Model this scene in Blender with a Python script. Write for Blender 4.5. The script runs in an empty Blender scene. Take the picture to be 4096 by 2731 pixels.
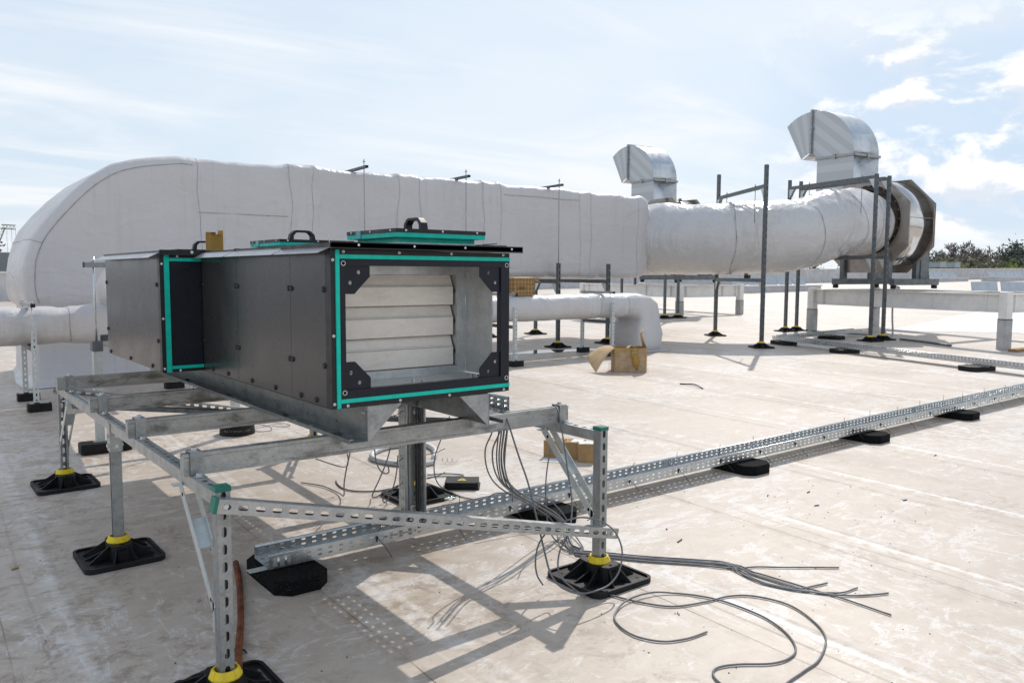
import bpy, bmesh, math, random
from mathutils import Vector, Matrix, noise
random.seed(7)
sc = bpy.context.scene
COL = sc.collection
V = Vector
R = math.radians

# ------------------------------------------------------------------ node helpers
class NT:
    def __init__(s, tree):
        s.t = tree; s.n = tree.nodes; s.l = tree.links
    def new(s, typ, **kw):
        nd = s.n.new(typ)
        for k, v in kw.items():
            setattr(nd, k, v)
        return nd
    def put(s, sock, v):
        if isinstance(v, bpy.types.NodeSocket):
            s.l.new(v, sock)
        elif isinstance(v, (tuple, list)):
            sock.default_value = tuple(v) if len(v) == len(sock.default_value) else tuple(v) + (1.0,)
        else:
            sock.default_value = v
    def coord(s, kind='Object'):
        return s.new('ShaderNodeTexCoord').outputs[kind]
    def mapping(s, vec, scale=(1, 1, 1), rot=(0, 0, 0), loc=(0, 0, 0)):
        m = s.new('ShaderNodeMapping')
        s.put(m.inputs['Vector'], vec)
        m.inputs['Scale'].default_value = scale
        m.inputs['Rotation'].default_value = rot
        m.inputs['Location'].default_value = loc
        return m.outputs[0]
    def noise(s, vec, scale, detail=4, rough=.55, dist=0.0, out='Fac'):
        m = s.new('ShaderNodeTexNoise')
        s.put(m.inputs['Vector'], vec)
        m.inputs['Scale'].default_value = scale
        m.inputs['Detail'].default_value = detail
        m.inputs['Roughness'].default_value = rough
        m.inputs['Distortion'].default_value = dist
        return m.outputs[out]
    def voro(s, vec, scale, feature='F1', out='Distance', rand=1.0):
        m = s.new('ShaderNodeTexVoronoi', feature=feature)
        s.put(m.inputs['Vector'], vec)
        m.inputs['Scale'].default_value = scale
        m.inputs['Randomness'].default_value = rand
        return m.outputs[out]
    def ramp(s, fac, lo, hi, a=0.0, b=1.0):
        m = s.new('ShaderNodeMapRange', interpolation_type='SMOOTHSTEP')
        s.put(m.inputs['Value'], fac)
        m.inputs['From Min'].default_value = lo; m.inputs['From Max'].default_value = hi
        m.inputs['To Min'].default_value = a; m.inputs['To Max'].default_value = b
        return m.outputs[0]
    def math(s, op, a, b=0.0, clamp=False):
        m = s.new('ShaderNodeMath', operation=op, use_clamp=clamp)
        s.put(m.inputs[0], a); s.put(m.inputs[1], b)
        return m.outputs[0]
    def mix(s, fac, a, b, mode='MIX'):
        m = s.new('ShaderNodeMix', data_type='RGBA', blend_type=mode)
        s.put(m.inputs[0], fac); s.put(m.inputs[6], a); s.put(m.inputs[7], b)
        return m.outputs[2]
    def sep(s, vec):
        m = s.new('ShaderNodeSeparateXYZ'); s.put(m.inputs[0], vec)
        return m.outputs
    def comb(s, x, y, z):
        m = s.new('ShaderNodeCombineXYZ')
        s.put(m.inputs[0], x); s.put(m.inputs[1], y); s.put(m.inputs[2], z)
        return m.outputs[0]
    def bump(s, h, strength=.3, dist=.01, normal=None):
        m = s.new('ShaderNodeBump')
        s.put(m.inputs['Height'], h)
        m.inputs['Strength'].default_value = strength
        m.inputs['Distance'].default_value = dist
        if normal is not None: s.put(m.inputs['Normal'], normal)
        return m.outputs[0]

def newmat(name, color=(.5, .5, .5), rough=.5, metal=0.0, spec=.5):
    m = bpy.data.materials.new(name)
    m.use_nodes = True
    t = NT(m.node_tree)
    b = t.n['Principled BSDF']
    t.put(b.inputs['Base Color'], color)
    b.inputs['Roughness'].default_value = rough
    b.inputs['Metallic'].default_value = metal
    b.inputs['Specular IOR Level'].default_value = spec
    return m, t, b

M = {}
def simple(name, color, rough=.5, metal=0.0, spec=.5, var=.12, scale=25, bump=0.0, bscale=120):
    m, t, b = newmat(name, color, rough, metal, spec)
    c = t.coord()
    n = t.noise(c, scale, 5, .6)
    dark = tuple(x * (1 - var * 1.6) for x in color); lite = tuple(min(1, x * (1 + var)) for x in color)
    t.put(b.inputs['Base Color'], t.mix(t.ramp(n, .3, .7), dark, lite))
    n2 = t.noise(c, scale * .4, 3, .6)
    t.put(b.inputs['Roughness'], t.ramp(n2, .3, .7, rough * .85, min(1, rough * 1.2)))
    if bump:
        t.put(b.inputs['Normal'], t.bump(t.noise(c, bscale, 3, .6), bump, .003))
    M[name] = m
    return m

def galv(name, lo, hi, rough, metal, blot=0.0, blotc=(.12, .11, .10), stretch=(1, 1, 1), bscale=14):
    m, t, b = newmat(name, hi, rough, metal)
    c = t.coord()
    v = t.voro(t.mapping(c, (1, 1, 1)), 130, out='Color')
    sx = t.sep(v)[0]
    n = t.noise(t.mapping(c, stretch), 16, 7, .66)
    base = t.mix(t.ramp(t.math('ADD', t.math('MULTIPLY', sx, .16), n), .34, .84), lo, hi)
    if blot:
        n2 = t.noise(t.mapping(c, stretch), bscale, 8, .68, .3)
        base = t.mix(t.math('MULTIPLY', t.ramp(n2, .5, .68), blot), base, blotc)
        n3 = t.noise(c, 70, 4, .7)
        base = t.mix(t.math('MULTIPLY', t.ramp(n3, .6, .75), blot * .6), base, blotc)
    t.put(b.inputs['Base Color'], base)
    t.put(b.inputs['Roughness'], t.ramp(t.noise(c, 22, 4, .6), .25, .75, rough * .8, rough * 1.25))
    t.put(b.inputs['Normal'], t.bump(t.noise(c, 160, 3, .6), .03, .002))
    M[name] = m
    return m

galv('galv', (.29, .305, .31), (.41, .425, .43), .42, .7, .35)
galv('galv_rail', (.36, .375, .38), (.50, .515, .515), .38, .7, .25)
galv('galv_beam', (.33, .335, .33), (.50, .505, .485), .46, .55, .8, (.11, .10, .085), (.4, 1, 1), 13)
galv('galv_sheet', (.46, .48, .48), (.60, .62, .62), .38, .6, .15)
galv('galv_plinth', (.20, .22, .225), (.29, .31, .315), .38, .7, .4, (.10, .09, .08))
galv('zinc_white', (.52, .56, .56), (.66, .70, .69), .45, .4, .12)
galv('galv_tray', (.46, .49, .505), (.58, .61, .625), .27, .95, .08)
galv('galv_old', (.10, .112, .122), (.165, .18, .19), .5, .5, .25)
galv('blade', (.77, .72, .655), (.85, .80, .74), .45, .15, .3, (.52, .47, .41), (1, 1, 3), 5)
simple('bolt', (.62, .65, .66), .3, .85, var=.1)
simple('flap_grey', (.22, .22, .245), .22, 0, .5, var=.05)  # drip flaps: lighter grey than the side panels
simple('hole', (.012, .012, .013), .9, 0, .1)
simple('dark_frame', (.010, .0125, .021), .36, 0, .32, var=.12, scale=40, bump=.05, bscale=400)
simple('black_metal', (.012, .012, .014), .40, 0, .4, var=.15, scale=40, bump=.06, bscale=420)
simple('teal', (.003, .57, .45), .45, 0, .3, var=.06, scale=30)
simple('teal_tape', (.03, .36, .38), .25, 0, .5, var=.06)
simple('cap_black', (.012, .012, .013), .45, 0, .4)
simple('rubber', (.009, .009, .010), .55, 0, .30, var=.4, scale=18, bump=.12, bscale=150)
simple('yellow', (.82, .60, .02), .42, 0, .45, var=.07, scale=40)
simple('green_cap', (.012, .17, .115), .42, 0, .45, var=.1)
simple('cable', (.17, .175, .185), .5, 0, .4, var=.12, scale=40)
simple('cable_dark', (.06, .06, .065), .5, 0, .4, var=.1)
simple('conduit', (.62, .62, .62), .45, 0, .4, var=.06)
simple('tie_black', (.012, .012, .012), .4, 0, .5)
simple('cardboard', (.42, .27, .13), .85, 0, .2, var=.12, scale=12, bump=.1, bscale=90)
simple('cardboard_light', (.56, .41, .24), .85, 0, .2, var=.08, scale=12)
simple('cardboard_orange', (.40, .235, .06), .8, 0, .2, var=.1, scale=14)
simple('paper', (.80, .80, .82), .8, 0, .2, var=.04)
simple('ink', (.05, .05, .05), .8, 0, .2)
simple('red_ink', (.55, .05, .04), .6, 0, .2)
simple('white_steel', (.80, .785, .755), .45, 0, .4, var=.05, scale=6)
simple('skirt_grey', (.46, .455, .46), .7, 0, .3, var=.1, scale=8)
simple('parapet', (.56, .555, .57), .75, 0, .25, var=.08, scale=3)
simple('coping', (.74, .74, .74), .5, 0, .4, var=.05, scale=3)
simple('skylight_panel', (.42, .46, .50), .35, .3, .5, var=.06, scale=3)
simple('steel_grey', (.15, .165, .175), .5, .35, .4, var=.15, scale=10)
simple('rust_pipe', (.17, .055, .022), .75, 0, .3, var=.35, scale=20)
simple('wood', (.36, .2, .09), .8, 0, .2, var=.2, scale=20)
simple('blue_plastic', (.02, .12, .35), .4, 0, .4)
simple('bark', (.24, .21, .19), .9, 0, .2, var=.3, scale=2)
simple('leaf_yellow', (.22, .25, .055), .8, 0, .2, var=.3, scale=.6)
simple('leaf_dark', (.10, .12, .09), .85, 0, .2, var=.4, scale=.5)  # base lightened to paint in distance haze, like bark and leaf_olive
simple('leaf_olive', (.20, .18, .12), .85, 0, .2, var=.4, scale=.5)
simple('leaf_gold', (.40, .27, .03), .8, 0, .2, var=.25, scale=.6)
simple('crane_paint', (.30, .27, .20), .6, .1, .4)
simple('building_grey', (.30, .31, .33), .7, 0, .3)
simple('dark_gap', (.02, .02, .022), .8, 0, .2)
simple('ground_mat', (.09, .09, .05), .95, 0, .1, var=.3, scale=.05)
simple('hill_mat', (.055, .065, .05), .95, 0, .1, var=.3, scale=.03)

# charcoal orange-peel powder coat
def charcoal():
    m, t, b = newmat('charcoal_panel', (.03, .028, .03), .27, 0, .5)
    c = t.coord()
    n = t.noise(c, 260, 2, .5)
    t.put(b.inputs['Normal'], t.bump(n, .05, .002))
    n2 = t.noise(c, 5, 4, .6)
    t.put(b.inputs['Base Color'], t.mix(n2, (.026, .025, .027), (.036, .034, .0345)))
    t.put(b.inputs['Roughness'], t.ramp(n2, .3, .7, .23, .30))
    M['charcoal'] = m
charcoal()

# pvc jacket on the ducts
def jacket(name, rough, base, wr=.5, sheen=.5, stretch=(16, 16, .7), dirt=.35, fold=(2.2, 2.2, .55), frot=(0, .15, 0), fa=.55):
    m, t, b = newmat(name, base, rough, 0, sheen)
    c = t.coord()
    st = t.noise(t.mapping(c, stretch), 1.0, 6, .7)
    big = t.noise(c, .9, 5, .6, .4)
    lo = tuple(x * .80 for x in base)
    brown = (base[0] * .80, base[1] * .72, base[2] * .64)
    col = t.mix(t.ramp(big, .3, .75), tuple(x * .93 for x in base), base)
    col = t.mix(t.math('MULTIPLY', t.ramp(st, .52, .74), .55), col, lo)
    col = t.mix(t.math('MULTIPLY', t.ramp(t.math('MULTIPLY', t.noise(t.mapping(c, (9, 9, .5)), 1.3, 6, .75), t.ramp(big, .25, .8)), .26, .5), dirt), col, brown)
    t.put(b.inputs['Base Color'], col)
    t.put(b.inputs['Roughness'], t.ramp(t.noise(c, 3, 4, .6), .3, .7, rough * .85, rough * 1.15))
    w1 = t.noise(t.mapping(c, (1.2, 1.2, 2.2), (.3, .5, .2)), 2.0, 3, .5, .9)
    f1 = t.noise(t.mapping(c, fold, frot), 1.0, 4, .5, .6)          # long soft folds
    fold_h = t.math('SUBTRACT', 1.0, t.math('MULTIPLY', t.math('ABSOLUTE', t.math('SUBTRACT', f1, .5)), 7.0), True)
    msk = t.ramp(t.noise(c, .75, 2, .5), .42, .66)
    w2 = t.noise(t.mapping(c, (1.6, 1.6, .5)), 5, 3, .5, .5)
    h = t.math('ADD', t.math('ADD', t.math('MULTIPLY', w1, .6), t.math('MULTIPLY', t.math('MULTIPLY', fold_h, msk), fa)), t.math('MULTIPLY', w2, .16))
    t.put(b.inputs['Normal'], t.bump(h, wr, .06))
    M[name] = m
jacket('jacket', .38, (.61, .595, .60), .50)
jacket('jacket_round', .28, (.62, .61, .61), .62, .6, (5, 5, .9), .5, (2.6, 2.6, .8), (.25, .5, .3), .85)
simple('seam', (.36, .355, .36), .8, 0, .2, var=.3, scale=8)

# bright galvanised hood, light and shade of pressed ribs painted in alternating bands
def hoodmat():
    m, t, b = newmat('hood_zinc', (.5, .52, .54), .3, .85)
    c = t.coord()
    n = t.noise(c, 6, 5, .6)
    t.put(b.inputs['Base Color'], t.mix(t.ramp(n, .3, .7), (.50, .525, .55), (.64, .66, .68)))
    t.put(b.inputs['Roughness'], t.ramp(n, .3, .7, .26, .4))
    M['hood_zinc'] = m
hoodmat()
M['hood_band'] = newmat('hood_band', (.44, .46, .485), .38, .7)[0]
M['hood_band_light'] = newmat('hood_band_light', (.50, .52, .545), .36, .7)[0]
simple('stainless', (.66, .63, .60), .16, 1.0, .5, var=.06, scale=4)
def rusty():
    m, t, b = newmat('fan_plate', (.36, .32, .29), .42, .55)
    c = t.coord()
    n = t.noise(c, 2.2, 7, .65, .5)
    col = t.mix(t.ramp(n, .35, .7), (.42, .38, .35), (.27, .225, .195))
    n2 = t.noise(c, 5, 6, .7)
    col = t.mix(t.math('MULTIPLY', t.ramp(n2, .6, .75), .5), col, (.18, .10, .05))
    t.put(b.inputs['Base Color'], col)
    t.put(b.inputs['Roughness'], t.ramp(n, .3, .7, .35, .6))
    M['fan_plate'] = m
rusty()
simple('fan_ring', (.055, .042, .035), .55, .4, .4, var=.4, scale=6)

def film():
    m, t, b = newmat('plastic_film', (.9, .9, .9), .18, 0, .6)
    c = t.coord()
    n = t.noise(t.mapping(c, (1, 1, 3)), 14, 5, .6, 1.2)
    b.inputs['IOR'].default_value = 1.3
    t.put(b.inputs['Alpha'], t.ramp(n, .45, .8, .06, .42))
    t.put(b.inputs['Normal'], t.bump(t.noise(c, 22, 4, .6, 1.5), .9, .02))
    M['film'] = m
film()
def water():
    m, t, b = newmat('puddle_water', (.10, .09, .08), .03, 0, .6)
    M['water'] = m
water()
def pad():
    m, t, b = newmat('rubber_crumb', (.013, .013, .013), .9, 0, .15)
    c = t.coord()
    v = t.voro(c, 260)
    t.put(b.inputs['Normal'], t.bump(v, .6, .004))
    s = t.voro(c, 420, out='Color')
    k = t.ramp(t.sep(s)[0], .97, .99)
    t.put(b.inputs['Base Color'], t.mix(k, (.006, .006, .0065), (.10, .10, .105)))
    M['crumb'] = m
pad()
def obo():
    m, t, b = newmat('printed_carton', (.4, .26, .12), .85, 0, .2)
    c = t.coord()
    u = t.math('FRACT', t.math('MULTIPLY', t.math('ADD', t.sep(c)[0], t.math('MULTIPLY', t.sep(c)[1], 1.0)), 17.0))
    w = t.math('FRACT', t.math('MULTIPLY', t.sep(c)[2], 17.0))
    a = t.math('MULTIPLY', t.math('GREATER_THAN', u, .16), t.math('GREATER_THAN', w, .16))
    x = t.math('ABSOLUTE', t.math('SUBTRACT', u, w)); y = t.math('ABSOLUTE', t.math('SUBTRACT', t.math('ADD', u, w), 1.16))
    cr = t.math('LESS_THAN', t.math('MINIMUM', x, y), .07)
    k = t.math('MULTIPLY', a, t.math('ADD', .75, t.math('MULTIPLY', cr, -.35)))
    t.put(b.inputs['Base Color'], t.mix(k, (.44, .28, .125), (.13, .075, .03)))
    M['obo'] = m
obo()

# single-ply roof membrane
def roofmat():
    m, t, b = newmat('roof_membrane', (.5, .46, .41), .62, 0, .45)
    c = t.coord()
    base = t.noise(c, .55, 6, .6, .3)
    col = t.mix(t.ramp(base, .32, .70), (.470, .392, .318), (.550, .473, .402))
    mot = t.noise(t.mapping(c, (1, 1.5, 1), (0, 0, R(20))), 7, 9, .74, .3)
    col = t.mix(t.ramp(mot, .36, .66, .0, .55), col, (.60, .53, .46))
    fine = t.noise(t.mapping(c, (2.6, 1.0, 1), (0, 0, R(35))), 26, 6, .75, .4)
    col = t.mix(t.ramp(fine, .5, .72, .0, .35), col, (.36, .305, .26))
    # pale scuffs: broad areas broken into crisp-edged flakes and drag marks
    def flakes(loc, sc, scale, rot, th):
        area = t.noise(t.mapping(c, loc=loc), .62, 4, .6, .5)
        fl = t.noise(t.mapping(c, sc, (0, 0, R(rot))), scale, 9, .72, .9)
        return t.ramp(t.math('ADD', fl, t.math('MULTIPLY', t.math('SUBTRACT', area, .5), .75)), th, th + .055)
    s1 = flakes((3, 1, 0), (1.0, 1.9, 1), 3.6, 20, .575)
    s2 = flakes((7, 3, 0), (3.4, 1.0, 1), 4.2, -18, .585)
    s3 = flakes((2, 9, 0), (1.0, 3.6, 1), 4.4, 10, .585)
    s4 = flakes((5, 5, 0), (1.0, 1.0, 1), 13, 0, .60)
    sm = t.math('MAXIMUM', t.math('MAXIMUM', s1, s2), t.math('MAXIMUM', s3, s4))
    brk = t.ramp(t.noise(t.mapping(c, (1, 2, 1), (0, 0, R(25))), 48, 6, .78), .38, .58, .2, 1.0)
    col = t.mix(t.math('MULTIPLY', t.math('MULTIPLY', sm, brk), .60), col, (.74, .725, .715))
    # brown dirt
    dn = t.noise(t.mapping(c, loc=(4, 1, 0)), .8, 4, .6, .4)
    df = t.noise(c, 8, 10, .80, .5)
    near = t.ramp(t.sep(c)[0], 3.6, 1.2, -.07, .10)
    dd = t.math('MULTIPLY', t.ramp(t.math('ADD', dn, near), .45, .66), t.ramp(df, .49, .60))
    col = t.mix(t.math('MULTIPLY', dd, .66), col, (.27, .195, .14))
    # specks of grit
    sp = t.voro(c, 11)
    spc = t.math('MULTIPLY', t.math('LESS_THAN', sp, .045), t.ramp(t.noise(c, .6, 3), .5, .62))
    col = t.mix(t.math('MULTIPLY', spc, .8), col, (.08, .065, .05))
    # welded sheet laps every 1.09 m
    xyz = t.sep(c)
    wob = t.math('MULTIPLY', t.math('SUBTRACT', t.noise(c, .7, 2), .5), .05)
    xx = t.math('ADD', t.math('SUBTRACT', xyz[0], t.math('MULTIPLY', xyz[1], .027)), wob)
    ph = t.math('MODULO', t.math('ADD', xx, 108.22), 1.09)
    line = t.math('SUBTRACT', 1.0, t.ramp(t.math('ABSOLUTE', t.math('SUBTRACT', ph, .5)), .0012, .0045))
    lap = t.math('MULTIPLY', t.ramp(ph, .5, .504), t.ramp(ph, .60, .62, 1.0, 0.0))
    bk = t.ramp(t.noise(c, 2.3, 5), .40, .56, .12, 1.0)
    col = t.mix(t.math('MULTIPLY', t.math('MULTIPLY', line, bk), .7), col, (.13, .10, .075))
    soil = t.math('SUBTRACT', 1.0, t.ramp(t.math('ABSOLUTE', t.math('SUBTRACT', ph, .49)), .0, .06))
    col = t.mix(t.math('MULTIPLY', t.math('MULTIPLY', soil, t.ramp(df, .4, .6)), .45), col, (.29, .215, .16))
    worn = t.math('SUBTRACT', 1.0, t.ramp(t.math('ABSOLUTE', t.math('SUBTRACT', ph, .70)), .02, .07))
    col = t.mix(t.math('MULTIPLY', t.math('MULTIPLY', worn, t.ramp(mot, .42, .62)), .55), col, (.75, .73, .71))
    ph2 = t.math('MODULO', t.math('ADD', xyz[1], 100.0), 7.3)
    l2 = t.math('SUBTRACT', 1.0, t.ramp(t.math('ABSOLUTE', t.math('SUBTRACT', ph2, 3.9)), .002, .008))
    col = t.mix(t.math('MULTIPLY', l2, .3), col, (.2, .16, .13))
    t.put(b.inputs['Base Color'], col)
    t.put(b.inputs['Roughness'], t.ramp(base, .3, .7, .40, .58))
    und = t.noise(c, 1.6, 3, .5)
    rid = t.math('SUBTRACT', 1.0, t.ramp(t.math('ABSOLUTE', t.math('SUBTRACT', ph, .72)), .0, .035))
    h = t.math('ADD', t.math('ADD', t.math('MULTIPLY', lap, .25), t.math('MULTIPLY', und, .9)), t.math('MULTIPLY', df, .08))
    h = t.math('ADD', h, t.math('ADD', t.math('MULTIPLY', rid, .30), t.math('MULTIPLY', t.noise(t.mapping(c, (4, .35, 1)), 1.2, 3, .5), .35)))
    t.put(b.inputs['Normal'], t.bump(h, .5, .02))
    M['roof'] = m
roofmat()
simple('membrane_new', (.72, .72, .74), .5, 0, .4, var=.03, scale=2)

# ------------------------------------------------------------------ mesh builder
class G:
    def __init__(s):
        s.v = []; s.f = []; s.m = []; s.s = []
    def vert(s, p):
        s.v.append(tuple(p)); return len(s.v) - 1
    def poly(s, pts, m=0, smooth=False):
        i = [s.vert(p) for p in pts]
        s.f.append(i); s.m.append(m); s.s.append(smooth)
    def face(s, idx, m=0, smooth=False):
        s.f.append(list(idx)); s.m.append(m); s.s.append(smooth)
    def frame_box(s, c, ax, ay, az, m=0):
        c = V(c); ax = V(ax); ay = V(ay); az = V(az)
        P = [c + ax * i + ay * j + az * k for k in (-1, 1) for j in (-1, 1) for i in (-1, 1)]
        i = [s.vert(p) for p in P]
        flip = ax.cross(ay).dot(az) < 0
        for q in ((0, 2, 3, 1), (4, 5, 7, 6), (0, 1, 5, 4), (2, 6, 7, 3), (0, 4, 6, 2), (1, 3, 7, 5)):
            q = [i[k] for k in q]
            s.face(q[::-1] if flip else q, m)
    def box(s, x0, x1, y0, y1, z0, z1, m=0):
        s.frame_box(((x0 + x1) / 2, (y0 + y1) / 2, (z0 + z1) / 2), (abs(x1 - x0) / 2, 0, 0), (0, abs(y1 - y0) / 2, 0), (0, 0, abs(z1 - z0) / 2), m)
    def bar(s, p0, p1, w, h, up=(0, 0, 1), m=0):
        p0 = V(p0); p1 = V(p1); a = (p1 - p0); L = a.length; a.normalize()
        up = V(up); up = (up - a * up.dot(a))
        if up.length < 1e-5: up = V((1, 0, 0)) - a * a.x
        up.normalize(); sd = a.cross(up)
        s.frame_box((p0 + p1) / 2, a * L / 2, sd * w / 2, up * h / 2, m)
    def tube(s, pts, r, n=8, m=0, caps=True, smooth=True, closed=False):
        pts = [V(p) for p in pts]; N = len(pts)
        rs = r if isinstance(r, (list, tuple)) else [r] * N
        rings = []; prev = None
        for i, p in enumerate(pts):
            if closed: d = pts[(i + 1) % N] - pts[i - 1]
            else: d = pts[min(i + 1, N - 1)] - pts[max(i - 1, 0)]
            if d.length < 1e-9: d = V((0, 0, 1))
            d.normalize()
            if prev is None:
                a = V((0, 0, 1)) if abs(d.z) < .9 else V((1, 0, 0))
                u = (a - d * a.dot(d)).normalized()
            else:
                u = prev - d * prev.dot(d)
                u = u.normalized() if u.length > 1e-6 else d.orthogonal().normalized()
            prev = u; w = d.cross(u)
            rings.append([s.vert(p + (u * math.cos(2 * math.pi * k / n) + w * math.sin(2 * math.pi * k / n)) * rs[i]) for k in range(n)])
        for i in range(N if closed else N - 1):
            A = rings[i]; B = rings[(i + 1) % N]
            for k in range(n):
                s.face((A[k], A[(k + 1) % n], B[(k + 1) % n], B[k]), m, smooth)
        if caps and not closed:
            s.face(rings[0][::-1], m); s.face(rings[-1], m)
    def cyl(s, p0, p1, r0, r1=None, n=16, m=0, caps=True, smooth=True):
        s.tube([p0, p1], [r0, r0 if r1 is None else r1], n, m, caps, smooth)
    def prism(s, pts2, o, u, v, w, m=0, mside=None, caps=True):
        """polygon pts2 in plane (o,u,v), extruded by w"""
        o = V(o); u = V(u); v = V(v); w = V(w)
        A = [o + u * a + v * b for a, b in pts2]; B = [p + w for p in A]
        ia = [s.vert(p) for p in A]; ib = [s.vert(p) for p in B]
        area = sum(pts2[i][0] * pts2[(i + 1) % len(pts2)][1] - pts2[(i + 1) % len(pts2)][0] * pts2[i][1] for i in range(len(pts2)))
        flip = (area > 0) == (u.cross(v).dot(w) > 0)
        if caps:
            s.face(ia[::-1] if flip else ia, m); s.face(ib if flip else ib[::-1], m)
        n = len(pts2)
        for i in range(n):
            q = (ia[i], ia[(i + 1) % n], ib[(i + 1) % n], ib[i])
            s.face(q if flip else q[::-1], m if mside is None else mside)
    def loft(s, rings, m=0, smooth=True, cap0=False, cap1=False):
        I = [[s.vert(p) for p in r] for r in rings]
        n = len(I[0])
        for a in range(len(I) - 1):
            mm = m(a) if callable(m) else m
            for k in range(n):
                s.face((I[a][k], I[a][(k + 1) % n], I[a + 1][(k + 1) % n], I[a + 1][k]), mm, smooth)
        if cap0: s.face(I[0][::-1], m(0) if callable(m) else m)
        if cap1: s.face(I[-1], m(len(I) - 1) if callable(m) else m)
        return I
    def slotcell(s, o, u, v, u0, u1, v0, v1, cu, cv, hu, hv, m=0):
        P = lambda a, b: o + u * a + v * b
        pts = []
        if hu >= hv:
            e = hu - hv; r = hv
            for c, a0 in ((e, -90), (-e, 90)):
                for k in range(5):
                    an = R(a0 + 45 * k); pts.append((cu + c + r * math.cos(an), cv + r * math.sin(an)))
        else:
            e = hv - hu; r = hu
            q = []
            for c, a0 in ((e, 0), (-e, 180)):
                for k in range(5):
                    an = R(a0 + 45 * k); q.append((cu + r * math.cos(an), cv + c + r * math.sin(an)))
            # start at the point with angle -90 (index 7)
            pts = None
            i = [s.vert(P(*p)) for p in q]
            c = [s.vert(P(a, b)) for a, b in ((u1, v0), (u1, v1), (u0, v1), (u0, v0))]
            # q: 0(0) 1(45) 2(90) 3(135) 4(180) top arc ; 5(180) 6 7(270) 8 9(360) bottom arc
            s.face((c[0], c[1], i[1], i[0], i[9], i[8]), m)
            s.face((c[1], c[2], i[3], i[2], i[1]), m)
            s.face((c[2], c[3], i[6], i[5], i[4], i[3]), m)
            s.face((c[3], c[0], i[8], i[7], i[6]), m)
            return
        i = [s.vert(P(*p)) for p in pts]
        c = [s.vert(P(a, b)) for a, b in ((u1, v0), (u1, v1), (u0, v1), (u0, v0))]
        r_, l_ = i[:5], i[5:]
        s.face((c[0], c[1], r_[3], r_[2], r_[1]), m)
        s.face((c[1], c[2], l_[1], l_[0], r_[4], r_[3]), m)
        s.face((c[2], c[3], l_[3], l_[2], l_[1]), m)
        s.face((c[3], c[0], r_[1], r_[0], l_[4], l_[3]), m)
    def slotsheet(s, o, u, v, L, W, rows, pitch, hu, hv, off=None, m=0, skip=None):
        o = V(o); u = V(u).normalized(); v = V(v).normalized()
        n = max(1, int(round(L / pitch))); p = L / n
        edges = [0] + [(rows[i] + rows[i + 1]) / 2 for i in range(len(rows) - 1)] + [W]
        for i in range(n):
            for j, cv in enumerate(rows):
                if skip and skip(i, j):
                    s.poly([o + u * (i * p) + v * edges[j], o + u * ((i + 1) * p) + v * edges[j], o + u * ((i + 1) * p) + v * edges[j + 1], o + u * (i * p) + v * edges[j + 1]], m)
                else:
                    s.slotcell(o, u, v, i * p, (i + 1) * p, edges[j], edges[j + 1], (i + .5) * p, cv, hu, hv, m)
    def strut(s, p0, p1, back, w=.041, d=.041, pitch=.0545, hu=.0165, hv=.0078, slots=True, m=0):
        """C channel: slotted back facing 'back', open on the far side"""
        p0 = V(p0); p1 = V(p1); a = p1 - p0; L = a.length; a.normalize()
        b = V(back); b = (b - a * b.dot(a)).normalized(); sd = b.cross(a)   # a, sd, b right handed: sd x? (outward normal = b)
        # back sheet: u=a, v=?? normal u x v = b  -> v = b x a
        v = b.cross(a)
        o = p0 + b * d / 2 - v * w / 2
        if slots: s.slotsheet(o, a, v, L, w, [w / 2], pitch, hu, hv, m=m)
        else: s.poly([o, o + a * L, o + a * L + v * w, o + v * w], m)
        for sg in (-1, 1):
            q = p0 + v * sg * w / 2
            A, B, C_, D = q + b * d / 2, q + b * d / 2 + a * L, q - b * d / 2 + a * L, q - b * d / 2
            s.poly([A, D, C_, B] if sg < 0 else [A, B, C_, D], m)
            e = -v * sg * .009
            s.poly([D, D + e, C_ + e, C_], m)
            f = b * .008
            s.poly([D + e, D + e + f, C_ + e + f, C_ + e], m)
    def build(s, name, mats, parent=None, solid=0.0, auto=None, bevel=0.0):
        me = bpy.data.meshes.new(name)
        me.from_pydata(s.v, [], s.f)
        for x in (mats if isinstance(mats, (list, tuple)) else [mats]):
            me.materials.append(M[x])
        me.polygons.foreach_set('material_index', s.m)
        me.polygons.foreach_set('use_smooth', s.s)
        me.update()
        o = bpy.data.objects.new(name, me)
        COL.objects.link(o)
        if parent is not None: o.parent = parent
        if bevel:
            bv = o.modifiers.new('edge', 'BEVEL'); bv.width = bevel; bv.segments = 2; bv.limit_method = 'ANGLE'; bv.angle_limit = R(40)
        if solid:
            sm = o.modifiers.new('thick', 'SOLIDIFY'); sm.thickness = solid; sm.offset = 0
        return o

def tag(o, label=None, cat=None, group=None, kind=None):
    if label: o['label'] = label
    if cat: o['category'] = cat
    if group: o['group'] = group
    if kind: o['kind'] = kind
    return o
def empty(name, loc=(0, 0, 0), rz=0.0, label=None, cat=None, group=None):
    o = bpy.data.objects.new(name, None)
    o.empty_display_size = .1
    COL.objects.link(o); o.location = loc; o.rotation_euler = (0, 0, rz)
    return tag(o, label, cat, group)
def copy_tree(o, parent=None):
    c = o.copy(); COL.objects.link(c); c.parent = parent
    for ch in [x for x in o.children]:
        copy_tree(ch, c)
    return c
def weld(o, dist=.0005):
    bm = bmesh.new(); bm.from_mesh(o.data)
    bmesh.ops.remove_doubles(bm, verts=bm.verts, dist=dist)
    bm.to_mesh(o.data); bm.free()
def soften(o, ang=32):
    weld(o, .0002); o.data.set_sharp_from_angle(angle=R(ang))
    for p in o.data.polygons:
        if p.material_index: p.use_smooth = False
    return o
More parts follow.
